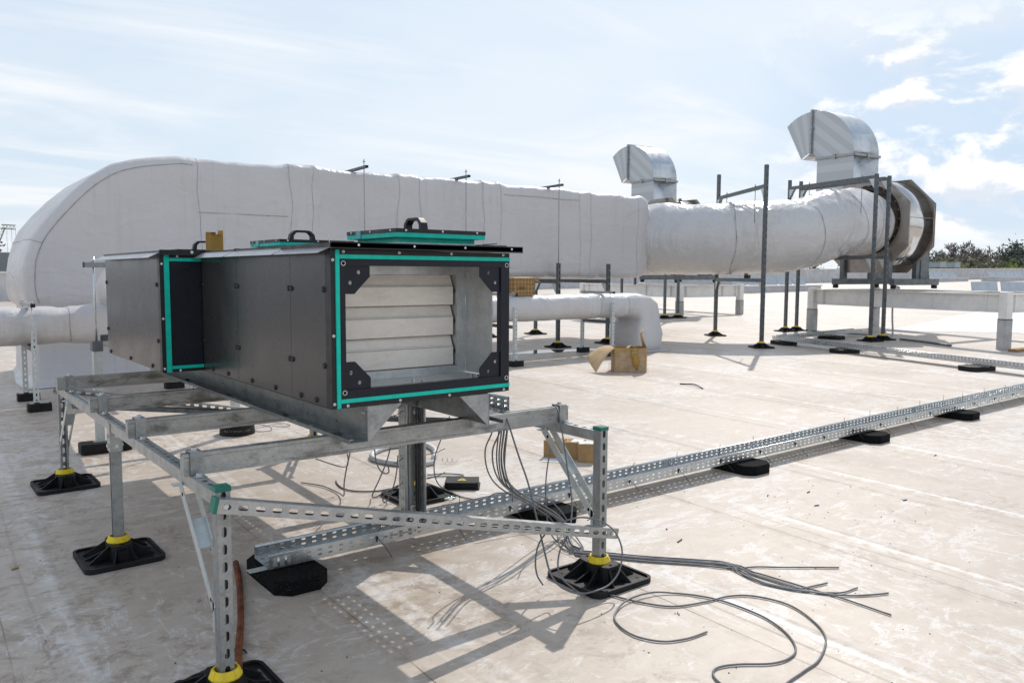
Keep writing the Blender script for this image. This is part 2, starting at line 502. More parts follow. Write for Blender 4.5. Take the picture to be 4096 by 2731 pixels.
def catmull(P, n=6):
    P = [V(p) for p in P]; out = []
    for i in range(len(P) - 1):
        a = P[i - 1] if i else P[0] * 2 - P[1]; b = P[i]; c = P[i + 1]
        d = P[i + 2] if i + 2 < len(P) else P[-1] * 2 - P[-2]
        for k in range(n):
            t = k / n
            out.append(.5 * ((2 * b) + (c - a) * t + (2 * a - 5 * b + 4 * c - d) * t * t + (3 * b - a - 3 * c + d) * t ** 3))
    out.append(P[-1]); return out
def text(body, size, loc, rot, mat, parent, name='lettering', depth=.0006, align='CENTER'):
    cu = bpy.data.curves.new(name, 'FONT'); cu.body = body; cu.size = size
    cu.align_x = align; cu.align_y = 'CENTER'; cu.extrude = depth; cu.resolution_u = 2
    tmp = bpy.data.objects.new(name, cu); COL.objects.link(tmp)
    bpy.context.view_layer.update()
    me = bpy.data.meshes.new_from_object(tmp.evaluated_get(bpy.context.evaluated_depsgraph_get()))
    bpy.data.objects.remove(tmp); bpy.data.curves.remove(cu)
    me.materials.clear(); me.materials.append(M[mat])
    o = bpy.data.objects.new(name, me); COL.objects.link(o)
    o.parent = parent; o.location = loc; o.rotation_euler = rot
    return o
def gz(x, y): return .0088 * x + .0122 * y - .0505
ROOF_TILT = (math.atan(.0122), -math.atan(.0088), 0)
def wloc(o):
    p = V((0, 0, 0))
    while o is not None:
        p = p + o.location; o = o.parent
    return p
_build = G.build
def build(s, name, mats, parent=None, **k):
    if parent is not None:
        w = wloc(parent)
        if w.length > 0:
            s.v = [tuple(V(p) - w) for p in s.v]
    return _build(s, name, mats, parent, **k)
G.build = build
def solo(g, name, mats, base, label, cat, group=None, **k):
    """a thing that is one mesh, origin at its base"""
    b = V(base)
    s = g; s.v = [tuple(V(p) - b) for p in s.v]
    o = _build(s, name, mats, None, **k); o.location = b
    return tag(o, label, cat, group)

# ------------------------------------------------------------------ setting
g = G()
nx, ny = 18, 8
xs = [-60 + 240 * i / nx for i in range(nx + 1)]; ys = [-40 + 71.6 * j / ny for j in range(ny + 1)]
for i in range(nx):
    for j in range(ny):
        g.poly([(x, y, gz(x, y)) for x, y in ((xs[i], ys[j]), (xs[i + 1], ys[j]), (xs[i + 1], ys[j + 1]), (xs[i], ys[j + 1]))])
ro = g.build('roof', 'roof'); weld(ro); tag(ro, kind='structure')
# brighter new membrane strip laid beside the right steel frame
g = G()
P = [(15.9, 8.2), (27, 10.5), (30.5, 9.2), (28, 5.0), (22, 3.4), (16.6, 2.6), (16.0, 4.5), (17.6, 6.4)]
g.poly([(x, y, gz(x, y) + .004) for x, y in P])
tag(g.build('roof_patch', 'membrane_new'), kind='structure')
# ground far below, reaching the horizon, and low hills
g = G(); g.poly([(2600 * math.cos(2 * math.pi * k / 48), 2600 * math.sin(2 * math.pi * k / 48), -8) for k in range(48)])
tag(g.build('ground', 'ground_mat'), kind='structure')
g = G(); N = 90; rows = []
for (rad, hh) in ((420, -8), (600, 9), (800, 13), (1000, -8)):
    r_ = []
    for k in range(N + 1):
        a = R(-30 + 150 * k / N)
        z = -8 if hh < 0 else hh * (.35 + .75 * abs(noise.noise(V((k * .13, rad * .01, 3)))) + .18 * noise.noise(V((k * .55, 2, 1)))) - 2
        r_.append(g.vert((rad * math.sin(a), rad * math.cos(a), z)))
    rows.append(r_)
for a, b in zip(rows, rows[1:]):
    for k in range(N): g.face((a[k], a[k + 1], b[k + 1], b[k]), 0, True)
tag(g.build('hills', 'hill_mat'), kind='structure')

# parapet
t = empty('parapet_wall', (30, 31.4, gz(30, 31.4)), 0, 'long pale grey parapet wall with a white coping along the far roof edge', 'wall')
g = G(); h = .90
for x0, x1 in [(-60 + 24 * i, -36 + 24 * i) for i in range(10)]:
    a0, a1 = gz(x0, 31.2), gz(x1, 31.2)
    P = [(x0, 31.2, a0 - .3), (x1, 31.2, a1 - .3), (x1, 31.2, a1 + h), (x0, 31.2, a0 + h)]
    g.poly(P); g.poly([(x, 31.6, z) for x, y, z in P][::-1])
g.build('wall', 'parapet', t)
g = G(); g.bar((-60, 31.4, gz(-60, 31.2) + h + .03), (180, 31.4, gz(180, 31.2) + h + .03), .5, .06); g.build('coping', 'coping', t)
# pilaster seams on the wall foot: upstand
g = G(); g.bar((-60, 31.16, gz(-60, 31.2) + .05), (180, 31.16, gz(180, 31.2) + .05), .08, .16); g.build('upstand', 'parapet', t)

def skylight(x, y, L, label, n=4, rz=0.0, W=1.3, hgt=.26, tilt=62, open_=True, ph=.42):
    z = gz(x, y)
    t = empty('skylight', (0, 0, 0), 0, label, 'skylight', 'skylights on the roof')
    g = G(); g.box(-L / 2, L / 2, -W / 2, W / 2, -.1, hgt); g.box(-L / 2 - .06, L / 2 + .06, -W / 2 - .06, W / 2 + .06, hgt, hgt + .05, 1); g.build('curb', ['parapet', 'coping'], t)
    for k in range(n):
        c = -L / 2 + L * (k + .5) / n; w = L / n * .43
        g = G(); a = R(tilt)
        g.frame_box((c, W * .18, hgt + .06 + ph / 2 * math.sin(a)), (w, 0, 0), (0, math.cos(a) * ph / 2, math.sin(a) * ph / 2), (0, -math.sin(a) * .02, math.cos(a) * .02))
        g.build('flap', 'skylight_panel', t)
    t.location = (x, y, z); t.rotation_euler = (0, 0, rz)
    return t
skylight(63.4, 28.6, 6.8, 'long low skylight by the far wall right behind the big fan, with raised grey flaps', 5, .02)
skylight(72.5, 27.0, 9.0, 'long low skylight near the right end of the far wall with raised flaps', 5, .02)
skylight(33.5, 22.8, 6.2, 'long low skylight seen beneath the big fan by the far wall', 5, .02)
skylight(28.9, 10.9, 2.6, 'skylight with two square grey flaps standing up behind the right white frame', 2, R(-18), 1.6, .22, 80, True, .50)

for (x, y, s, lab) in ((75.8, 34.5, .60, 'small grey rooftop vent box above the far wall, left one of two'), (78.7, 34.5, .60, 'small grey rooftop vent box above the far wall, right one of two')):
    t = empty('vent_box', (x, y, -8), 0, lab, 'vent', 'vent boxes beyond the far wall')
    g = G(); g.box(x - s * .95, x + s * .95, y - .5, y + .5, 2.06, 2.50); g.box(x - s, x + s, y - .55, y + .55, 2.50, 2.55); g.build('housing', 'skylight_panel', t)
    g = G(); g.cyl((x, y, -8), (x, y, 2.06), .25, n=12); g.build('shaft', 'skylight_panel', t)

# ------------------------------------------------------------------ support feet
def rsq(w, h, r, n=5):
    out = []
    for cx, cy, a0 in ((w / 2 - r, h / 2 - r, 0), (-w / 2 + r, h / 2 - r, 90), (-w / 2 + r, -h / 2 + r, 180), (w / 2 - r, -h / 2 + r, 270)):
        for k in range(n + 1):
            a = R(a0 + 90 * k / n); out.append((cx + r * math.cos(a), cy + r * math.sin(a)))
    return out
_footmesh = {}
def foot(parent, x, y, z, rz=0.0, lettering=False):
    """black square rubber-plastic foot with fins and a yellow locking collar"""
    if 'f' not in _footmesh:
        g = G()
        g.prism(rsq(.335, .335, .04), (0, 0, -.006), (1, 0, 0), (0, 1, 0), (0, 0, .018))
        A = rsq(.335, .335, .04); B = rsq(.311, .311, .03)
        n = len(A)
        for k in range(n):
            a, b, c, d = A[k], A[(k + 1) % n], B[(k + 1) % n], B[k]
            g.poly([(a[0], a[1], .012), (b[0], b[1], .012), (b[0], b[1], .021), (a[0], a[1], .021)])
            g.poly([(a[0], a[1], .021), (b[0], b[1], .021), (c[0], c[1], .021), (d[0], d[1], .021)])
            g.poly([(d[0], d[1], .021), (c[0], c[1], .021), (c[0], c[1], .012), (d[0], d[1], .012)])
        blk = [(.03, -.088), (.043, -.07), (.05, -.02), (.05, .02), (.043, .07), (.03, .088), (-.03, .088), (-.043, .07), (-.05, .02), (-.05, -.02), (-.043, -.07), (-.03, -.088)]
        g.loft([[(a * 1.08, b * 1.05, .012) for a, b in blk], [(a, b, .078) for a, b in blk]], smooth=False, cap1=True)
        for s in (-1, 1):
            g.cyl((0, s * .07, .0775), (0, s * .07, .0792), .008, n=10, m=1, smooth=False)
            g.box(-.014, .014, s * .0885 - .0015, s * .0885 + .0015, .052, .066, 1)
        def fin(p, q, zt=.076, th=.0035):
            p = V((p[0], p[1], 0)); q = V((q[0], q[1], 0)); d = (q - p); sd = V((-d.y, d.x, 0)).normalized() * th
            P = [p + V((0, 0, .012)), q + V((0, 0, .012)), q + V((0, 0, .017)), p + V((0, 0, zt))]
            a = [g.vert(x + sd) for x in P]; b = [g.vert(x - sd) for x in P]
            g.face(a[::-1]); g.face(b)
            for k in range(4): g.face((a[k], a[(k + 1) % 4], b[(k + 1) % 4], b[k]))
        for sx in (-1, 1):
            fin((sx * .046, .045), (sx * .135, .072)); fin((sx * .046, -.045), (sx * .135, -.072)); fin((sx * .048, 0), (sx * .140, 0), .05)
        for sy in (-1, 1):
            fin((.024, sy * .086), (.05, sy * .142)); fin((-.024, sy * .086), (-.05, sy * .142))
        for sx in (-1, 1):
            for sy in (-1, 1):
                g.tube([(sx * .115 + .008 * math.cos(a), sy * .115 + .008 * math.sin(a), .0125) for a in [2 * math.pi * k / 12 for k in range(12)]], .0012, 4, 0, closed=True)
        _footmesh['f'] = g.build('foot', ['rubber', 'hole'], None)
        g = G(); n = 16
        def ring(r, z): return [((r * (1.0 if k % 2 == 0 else 1.03)) * math.cos(2 * math.pi * (k + .5) / n), r * math.sin(2 * math.pi * (k + .5) / n), z) for k in range(n)]
        g.loft([ring(.040, .074), ring(.049, .078), ring(.049, .083), ring(.039, .104), ring(.034, .104), ring(.034, .085)], smooth=False)
        for k in range(8):
            a = 2 * math.pi * (k + .5) / 8
            g.bar((.047 * math.cos(a), .047 * math.sin(a), .079), (.0385 * math.cos(a), .0385 * math.sin(a), .104), .004, .006, (math.cos(a), math.sin(a), 0))
        _footmesh['c'] = g.build('collar', 'yellow', None)
        for o in _footmesh.values(): COL.objects.unlink(o)
    f = bpy.data.objects.new('foot', _footmesh['f'].data); COL.objects.link(f); f.parent = parent
    f.location = V((x, y, z)) - wloc(parent); f.rotation_euler = (0, 0, rz)
    c = bpy.data.objects.new('collar', _footmesh['c'].data); COL.objects.link(c); c.parent = f
    if lettering:
        text('walraven.com', .020, (.072, -.138, .0135), (0, 0, 0), 'cable', f, depth=.0008)
        text('walraven.com', .020, (.138, .05, .0135), (0, 0, R(90)), 'cable', f, depth=.0008)
    return f

# ------------------------------------------------------------------ platform
LX, RX, FY = .775, 2.365, 2.43
PF = empty('support_platform', (1.57, 3.9, gz(1.57, 3.9)), 0, 'galvanised strut platform on black feet carrying the dark air handling unit', 'platform')
def hexbolt(g, p, r=.0095, h=.008, m=1, washer=.016):
    p = V(p)
    g.cyl(p, p + V((0, 0, .0025)), washer, n=18, m=m, smooth=False)
    g.cyl(p + V((0, 0, .0025)), p + V((0, 0, .0025 + h)), r, n=6, m=m, smooth=False)
RT = .641
def rail_dx(Y): return .0101 * (Y - 2.43)
def rail_dz(Y): return -.0048 * (Y - 2.43)
for X in (LX, RX):
    g = G(); g.strut((X, FY + .021, RT - .0205), (X + rail_dx(5.43), 5.43, RT - .0205 + rail_dz(5.43)), (0, 0, 1), pitch=.0545, hu=.015, hv=.0072)
    g.build('rail', 'galv_rail', PF, solid=.0028)
posts = [(x + rail_dx(y), y) for x in (LX, RX) for y in (FY, 3.94, 5.41)]
for X, Y in posts:
    z0 = gz(X, Y); mid = abs(Y - 3.94) < .01; RT = .641 + rail_dz(Y)
    g = G(); top = RT - .043 if mid else RT + .016
    back = (-1, 0, 0) if mid else ((0, -1, 0) if Y < 3 else (0, 1, 0))
    if mid: back = (1, 0, 0)
    g.strut((X, Y, z0 + .02), (X, Y, top), back)
    p = g.build('post', 'galv', PF, solid=.0028)
    foot(PF, X, Y, z0, 0.0, lettering=(Y < 4))
    if not mid:
        g = G(); g.box(X - .024, X + .024, Y - .024, Y + .024, top - .012, top + .0035)
        g.box(X - .019, X + .019, Y - .019, Y + .019, top + .0035, top + .0048)
        g.build('end_cap', 'green_cap', p, bevel=.002)
    else:   # saddle bracket holding the rail
        g = G()
        g.box(X - .026, X - .0235, Y - .03, Y + .03, RT - .135, RT - .005); g.box(X + .0235, X + .026, Y - .03, Y + .03, RT - .135, RT - .005)
        g.box(X - .0235, X + .0235, Y - .0262, Y - .0237, RT - .135, RT - .045)
        for zz in (RT - .065, RT - .11):
            for sx in (-1, 1): g.cyl((X + sx * .026, Y, zz), (X + sx * .034, Y, zz), .009, n=6, m=1, smooth=False)
            g.cyl((X, Y - .0262, zz), (X, Y - .034, zz), .009, n=6, m=1, smooth=False)
        g.build('saddle', ['galv_rail', 'bolt'], p)
# knee braces: two flat cheeks joined by a middle plate
RT = .641
def knee(X, yp, s):
    X = X + rail_dx(yp); RT = .641 + rail_dz(yp + s * .2)
    """s=+1: runs from the post toward +Y under the rail"""
    g = G(); A0 = V((0, yp + s * .345, RT - .044)); B0 = V((0, yp + s * .018, .272))
    for sx in (-1, 1):
        x = X + sx * .0235
        a = V((x, A0.y, A0.z)); b = V((x, B0.y, B0.z))
        d = (b - a).normalized(); n = V((0, -d.z, d.y)) * .018
        P = [a + n, a - n, b - n * .9, b + n * .9]
        ia = [g.vert(q + V((.0015, 0, 0))) for q in P]; ib = [g.vert(q - V((.0015, 0, 0))) for q in P]
        g.face(ia); g.face(ib[::-1])
        for k in range(4): g.face((ia[k], ib[k], ib[(k + 1) % 4], ia[(k + 1) % 4]))
        g.box(x - .0015, x + .0015, yp + s * .0155, yp + s * .03, .20, .30)
        for q in (a + d * .04, b - d * .035):
            g.cyl(q + V((sx * .0016, 0, 0)), q + V((sx * .0022, 0, 0)), .007, n=10, m=1, smooth=False)
    g.box(X - .05, X + .05, A0.y - .02, A0.y + .02, RT - .046, RT - .043)
    c = A0.lerp(B0, .42); d = (B0 - A0).normalized()
    g.frame_box((X, c.y, c.z), (.0225, 0, 0), d * .055, V((0, -d.z, d.y)) * .0015, 0)
    g.build('knee_brace', ['zinc_white', 'hole'], PF)
for X in (LX, RX): knee(X, FY, 1); knee(X, 5.41, -1)
# diagonal brace across the front
g = G(); g.strut((.742, 2.386, .617), (2.412, 2.386, .203), (0, -1, 0))
db = g.build('diagonal_brace', 'galv_rail', PF, solid=.0028)
g = G(); d = (V((2.412, 0, .203)) - V((.742, 0, .617))).normalized(); n = V((-d.z, 0, d.x))
g.frame_box(V((.740, 2.386, .6175)), d * .006, n * .0235, V((0, .0225, 0))); g.build('end_cap', 'green_cap', db, bevel=.002)
g = G()
for q in (V((.765, 2.366, .6113)), V((2.375, 2.366, .2122))):
    g.cyl(q, q + V((0, .012, 0)), .012, n=16, smooth=False); g.cyl(q, q - V((0, .006, 0)), .0075, n=6, smooth=False)
g.build('bolt', 'bolt', db)
# far diagonal brace at the back
g = G(); g.strut((.772, 5.455, .60), (2.43, 5.455, .25), (0, 1, 0)); g.build('diagonal_brace', 'galv_rail', PF, solid=.0028)
g = G(); g.strut((.80, 4.97, .565), (2.34, 3.2, .565), (0, 0, -1), w=.041, d=.021); g.build('diagonal_brace', 'galv_old', PF, solid=.0028)
# four deep beams on top, each end held by a strap bracket
BY = [2.70, 3.455, 4.20, 5.105]; BT = .713
for Y in BY:
    g = G(); x0, x1 = .738, 2.405
    # rolled profile: lips top and bottom, shallow groove on the flank
    prof = [(-.0205, 0), (.0205, 0), (.0205, .010), (.0185, .013), (.0185, .059), (.0205, .062), (.0205, .072), (.009, .072), (.009, .064), (-.009, .064), (-.009, .072), (-.0205, .072), (-.0205, .062), (-.0185, .059), (-.0185, .013), (-.0205, .010)]
    g.prism(prof, (x0, Y, RT), (0, 1, 0), (0, 0, 1), (x1 - x0, 0, 0))
    b = g.build('beam', 'galv_beam', PF)
    for X in (LX + rail_dx(Y), RX + rail_dx(Y)):
        dz = rail_dz(Y)
        g = G(); w = .020; th = .003; o = .0245
        g.box(X - w, X + w, Y - o - th, Y - o, RT + dz, BT + .004); g.box(X - w, X + w, Y + o, Y + o + th, RT + dz, BT + .004)
        g.box(X - w, X + w, Y - o - th, Y + o + th, BT + .004, BT + .007)
        g.box(X - w, X + w, Y - .07, Y - o - th, RT + dz + .0012, RT + dz + .0042); g.box(X - w, X + w, Y + o + th, Y + .07, RT + dz + .0012, RT + dz + .0042)
        hexbolt(g, (X, Y, BT + .007)); hexbolt(g, (X, Y - .05, RT + dz + .0042)); hexbolt(g, (X, Y + .05, RT + dz + .0042))
        g.build('strap_bracket', ['galv', 'bolt'], b)

# ------------------------------------------------------------------ air handling unit
X0, X1, Z0, Z1, YF, YB = 1.178, 1.931, .842, 1.380, 2.50, 5.72
BX0, BX1, BYF, BYB = .992, 2.115, 3.885, 5.02
AH = empty('air_handling_unit', (1.5545, 3.9, BT), 0, 'charcoal box air handling unit with teal edging and an open louvred end', 'ventilation unit')
def capdisc(g, p, n, r=.011, m=1):
    p = V(p); n = V(n); g.cyl(p, p + n * .006, r, r * .75, n=14, m=m, smooth=False)
seams = [YF + .045, 2.845, 3.415, BYF]
for a, b in zip(seams, seams[1:]):
    g = G(); g.box(X0, X0 + .04, a + .0012, b - .0012, Z0 + .002, Z1 - .003)
    for z in (1.245, .985):
        capdisc(g, (X0, a + .014, z), (-1, 0, 0)); capdisc(g, (X0, b - .014, z), (-1, 0, 0))
    for f in (.28, .72): capdisc(g, (X0, a + (b - a) * f, Z0 + .018), (-1, 0, 0))
    g.build('side_panel', ['charcoal', 'cap_black'], AH)
g = G(); g.box(X1 - .04, X1, 3.0, YB, Z0 + .002, Z1 - .003); g.build('side_panel', 'charcoal', AH)
g = G(); g.box(X0 + .041, X1 - .041, YB - .04, YB, Z0, Z1); g.build('back_panel', 'charcoal', AH)
g = G(); g.box(X0, X0 + .04, BYB, YB, Z0 + .002, Z1 - .003); g.build('side_panel', 'charcoal', AH)
g = G(); g.box(X0 + .003, X1 - .003, YF + .02, YB, Z0 - .004, Z0 + .0015); g.build('floor_panel', 'black_metal', AH)
# front frame made of bands: dark edge, teal gasket, dark flange with an opening
g = G()
def rectframe(g, x0, x1, z0, z1, w, y0, y1, m=0):
    g.box(x0, x0 + w, y0, y1, z0, z1, m); g.box(x1 - w, x1, y0, y1, z0, z1, m)
    g.box(x0 + w, x1 - w, y0, y1, z0, z0 + w, m); g.box(x0 + w, x1 - w, y0, y1, z1 - w, z1, m)
rectframe(g, X0, X1, Z0, Z1, .016, YF + .004, YF + .045)
for (x, z) in [(X0 + .008, q) for q in (.858, 1.09, 1.345)] + [(q, Z1 - .007) for q in (1.225, 1.44, 1.66, 1.90)] + [(q, Z0 + .007) for q in (1.235, 1.44, 1.65, 1.905)]:
    g.cyl((x, YF + .004, z), (x, YF + .0015, z), .0048, n=12, m=1, smooth=False); g.cyl((x, YF + .0015, z), (x, YF + .0008, z), .0018, n=8, m=2, smooth=False)
g.build('edge_trim', ['black_metal', 'paper', 'hole'], AH)
g = G()
g.box(X0 + .0165, X0 + .0305, YF - .001, YF + .04, Z0, Z1 - .001); g.box(X0 + .0315, X1, YF, YF + .04, Z0 + .0165, Z0 + .0305); g.box(X0 + .0315, X1, YF, YF + .04, Z1 - .0305, Z1 - .0165)
g.build('teal_edging', 'teal', AH)
g = G(); fx0, fx1, fz0, fz1 = X0 + .031, X1 - .002, Z0 + .031, Z1 - .031
ox0, ox1, oz0, oz1 = 1.231, 1.890, .902, 1.326
g.box(fx0, ox0, YF + .003, YF + .03, fz0, fz1); g.box(ox1, fx1, YF + .003, YF + .03, fz0, fz1)
g.box(ox0, ox1, YF + .003, YF + .03, fz0, oz0); g.box(ox0, ox1, YF + .003, YF + .03, oz1, fz1)
for x in (X0 + .046, X1 - .014):
    for z in (Z0 + .052, Z1 - .046):
        g.tube([(x + .0075 * math.cos(a), YF + .002, z + .0075 * math.sin(a)) for a in [2 * math.pi * k / 16 for k in range(16)]], .0012, 5, 1, closed=True)
        g.cyl((x, YF + .003, z), (x, YF + .0024, z), .006, n=14, m=2, smooth=False)
g.build('front_flange', ['dark_frame', 'paper', 'hole'], AH)
for sx, sz in ((0, 0), (0, 1), (1, 0), (1, 1)):
    g = G(); L = .102; xs_ = 1 if sx == 0 else -1; zs_ = 1 if sz == 0 else -1
    o = V((ox0 - .006 if sx == 0 else ox1 + .006, YF + .012, oz0 - .006 if sz == 0 else oz1 + .006))
    pts = [(0, 0), (L, 0), (L, L * .42), (L * .42, L), (0, L)]
    holes = [(.060, .028), (.028, .064)]
    P = lambda a, b, y=0: o + V((a * xs_, y, b * zs_))
    # split the plate in two cells, one hole each
    def holed(poly, c, r=.0072, n=12):
        arc = [(c[0] + r * math.cos(2 * math.pi * k / n), c[1] + r * math.sin(2 * math.pi * k / n)) for k in range(n)]
        pa = [math.atan2(p[1] - c[1], p[0] - c[0]) % (2 * math.pi) for p in poly]
        m_ = len(poly)
        near = [min(range(n), key=lambda k: abs((2 * math.pi * k / n - a + math.pi) % (2 * math.pi) - math.pi)) for a in pa]
        ip = [g.vert(P(*p)) for p in poly]; ia = [g.vert(P(*p)) for p in arc]
        for k in range(m_):
            k2 = (k + 1) % m_; seq = []; q = near[k2]
            while True:
                seq.append(ia[q])
                if q == near[k]: break
                q = (q - 1) % n
            f = [ip[k], ip[k2]] + seq
            g.face(f if xs_ * zs_ > 0 else f[::-1])
    holed([(0, 0), (L, 0), (L, L * .42), (L * .71, L * .71)], holes[0])
    holed([(0, 0), (L * .71, L * .71), (L * .42, L), (0, L)], holes[1])
    g.build('corner_plate', 'dark_frame', AH, solid=.004)
# inside: duct walls and louvre damper
DY = 2.715
g = G(); g.box(1.868, 1.872, YF + .035, DY, .905, 1.335)
for z in (.935, 1.03, 1.12, 1.21, 1.30): g.cyl((1.868, DY - .015, z), (1.866, DY - .015, z), .004, n=10, m=1, smooth=False)
g.build('duct_wall', ['galv_sheet', 'bolt'], AH)
g = G(); g.box(1.225, 1.872, YF + .03, DY, .896, .900); g.box(1.225, 1.872, YF + .03, DY, 1.336, 1.340); g.box(1.222, 1.226, YF + .03, DY, .896, 1.34)
for x, y in ((1.33, 2.555), (1.53, 2.565), (1.56, 2.545), (1.79, 2.56), (1.81, 2.55)):
    g.cyl((x, y, .900), (x, y, .911), .006, n=6, m=1, smooth=False); g.cyl((x, y + .02, 1.336), (x, y + .02, 1.326), .006, n=6, m=1, smooth=False)
g.build('duct_wall', ['galv_sheet', 'bolt'], AH)
DM = G(); DM.box(1.2255, 1.8675, DY, DY + .09, .9, .930); DM.box(1.2255, 1.8675, DY, DY + .09, 1.296, 1.3355); DM.box(1.826, 1.8675, DY, DY + .09, .930, 1.296)
DM.box(1.2255, 1.24, DY + .002, DY + .09, .930, 1.296); DM.box(1.2255, 1.8675, DY - .006, DY, 1.328, 1.3355)
dm = DM.build('damper_frame', 'galv_sheet', AH)
zt = 1.296; bh = (1.296 - .930) / 3
for k in range(3):
    z1_ = zt - k * bh; z0_ = z1_ - bh
    g = G(); y = DY + .022
    pf = [(y + .018, z1_ - .001), (y + .004, z1_ - bh * .30), (y, z1_ - bh * .34), (y - .004, z1_ - bh * .40), (y - .004, z0_ + bh * .03), (y + .002, z0_ + .0015), (y + .010, z0_ + .001), (y + .012, z1_ - bh * .36), (y + .026, z1_ - .001)]
    g.prism(pf, (1.242, 0, 0), (0, 1, 0), (0, 0, 1), (.578, 0, 0))
    for q in (.372,):
        g.box(1.242, 1.82, y - .0048, y - .0038, z1_ - bh * q - .0006, z1_ - bh * q + .0006, 1)  # dark strip painted in for the shade of the blade's fold
    bl = g.build('blade', ['blade', 'galv_plinth'], dm)
    g = G(); g.prism([(y + .032, z1_ - .002), (y - .002, z1_ - bh * .36), (y - .010, z1_ - bh * .52), (y - .003, z1_ - bh * .66), (y - .003, z0_ + .002), (y + .03, z0_ + .002)], (1.8205, 0, 0), (0, 1, 0), (0, 0, 1), (.005, 0, 0))
    g.build('blade_seal', 'cap_black', bl)
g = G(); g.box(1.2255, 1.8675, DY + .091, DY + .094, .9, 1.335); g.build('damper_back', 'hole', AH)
# side box (wider section)
g = G(); g.box(BX0, BX0 + .04, BYF + .04, BYB, Z0 + .002, Z1 + .004)
for y in (BYF + .06, BYB - .02):
    for z in (1.245, .985): capdisc(g, (BX0, y, z), (-1, 0, 0))
for f in (.12, .5, .9): capdisc(g, (BX0, BYF + .04 + (BYB - BYF) * f, Z0 + .018), (-1, 0, 0))
g.build('side_panel', ['charcoal', 'cap_black'], AH)
g = G(); g.box(BX1 - .04, BX1, BYF + .012, BYB, Z0, Z1 + .003); g.build('side_panel', 'charcoal', AH)
g = G(); g.box(X1 - .05, BX1 - .041, BYF + .012, BYF + .045, Z0 + .003, Z1 + .003); g.build('box_front', 'dark_frame', AH)
g = G(); g.box(BX0 + .041, BX1 - .041, BYB - .03, BYB - .001, Z0, Z1); g.build('back_panel', 'charcoal', AH)
g = G(); g.box(BX0 + .041, X0 + .05, BYF + .012, BYF + .045, Z0 + .03, Z1 - .03)
capdisc(g, (1.11, BYF + .012, Z1 - .055), (0, -1, 0), m=1); capdisc(g, (1.09, BYF + .012, Z0 + .06), (0, -1, 0), m=1)
g.build('box_front', ['dark_frame', 'cap_black'], AH)
g = G(); g.box(BX0, BX0 + .018, BYF + .003, BYF + .0395, Z0, Z1 + .004); g.box(BX0 + .042, X0 - .001, BYF + .003, BYF + .03, Z0, Z0 + .014); g.box(BX0 + .042, X0 - .001, BYF + .003, BYF + .03, Z1 - .012, Z1 + .003)
for z in (.86, 1.09, 1.34): g.cyl((BX0 + .009, BYF + .003, z), (BX0 + .009, BYF, z), .005, n=12, m=1, smooth=False)
for x, z in ((1.07, Z0 + .007), (1.07, Z1 - .005)): g.cyl((x, BYF + .003, z), (x, BYF, z), .005, n=12, m=1, smooth=False)
g.build('edge_trim', ['black_metal', 'paper'], AH)
g = G(); g.box(BX0 + .0185, BX0 + .041, BYF, BYF + .044, Z0, Z1 + .002); g.box(BX0 + .042, X0 - .001, BYF + .001, BYF + .04, Z0 + .0145, Z0 + .029); g.box(BX0 + .042, X0 - .001, BYF + .001, BYF + .04, Z1 - .028, Z1 - .0125)
g.build('teal_edging', 'teal', AH)
# roof plates with stepped upstand lips, drip flaps
ZT = 1.401
for x0, x1, y0, y1, dz in ((X0 - .012, X1 + .036, YF - .035, 2.90, 0), (X0 - .002, X1 + .045, 2.90, 3.42, -.001), (X0 - .002, X1 + .045, 3.42, 3.93, -.002), (BX0 - .004, BX1 + .03, BYF - .028, BYB + .02, -.001), (X0, X1 + .04, BYB + .021, YB + .03, -.001)):
    g = G(); g.box(x0, x1, y0, y1, Z1 + .006, ZT + dz); g.box(x0, x1, y0, y0 + .012, ZT - .020 + dz, ZT + .0035 + dz)
    nb = 2 if x1 - x0 > .5 else 1
    for k in range(4):
        x = x0 + (x1 - x0) * (.12 + .27 * k)
        g.cyl((x, y0, ZT - .006 + dz), (x, y0 - .003, ZT - .006 + dz), .0042 if dz == 0 else .007, n=12, m=1, smooth=False)
    g.build('roof_plate', ['black_metal', 'bolt'], AH)
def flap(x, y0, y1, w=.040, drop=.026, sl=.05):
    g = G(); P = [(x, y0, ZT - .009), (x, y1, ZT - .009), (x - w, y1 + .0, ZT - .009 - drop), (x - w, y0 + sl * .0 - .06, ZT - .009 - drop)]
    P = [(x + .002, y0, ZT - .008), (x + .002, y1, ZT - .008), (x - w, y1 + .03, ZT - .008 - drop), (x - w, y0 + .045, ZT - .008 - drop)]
    g.poly(P[::-1]); g.build('drip_flap', 'flap_grey', AH, solid=.002)
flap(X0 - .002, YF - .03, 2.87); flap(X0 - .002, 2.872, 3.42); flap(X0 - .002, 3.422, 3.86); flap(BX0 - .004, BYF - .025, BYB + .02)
# hatches
def handle(parent, c, ax, L=.145, H=.055, W=.030):
    c = V(c); ax = V(ax).normalized(); sd = V((-ax.y, ax.x, 0)); up = V((0, 0, 1))
    outer = [(-L / 2, 0), (-L / 2 + .008, H * .62), (-L / 2 + .030, H * .96), (-L / 2 + .045, H), (L / 2 - .045, H), (L / 2 - .030, H * .96), (L / 2 - .008, H * .62), (L / 2, 0)]
    inner = [(-L / 2 + .024, 0), (-L / 2 + .026, H * .5), (-L / 2 + .038, H * .74), (-L / 2 + .048, H * .8), (L / 2 - .048, H * .8), (L / 2 - .038, H * .74), (L / 2 - .026, H * .5), (L / 2 - .024, 0)]
    g = G(); rings = []
    for (a, b), (e, f) in zip(outer, inner):
        rings.append([c + ax * a + up * b - sd * W / 2, c + ax * e + up * f - sd * W / 2, c + ax * e + up * f + sd * W / 2, c + ax * a + up * b + sd * W / 2])
    g.loft(rings, smooth=False, cap0=True, cap1=True)
    return g.build('handle', 'cap_black', parent, bevel=.002)
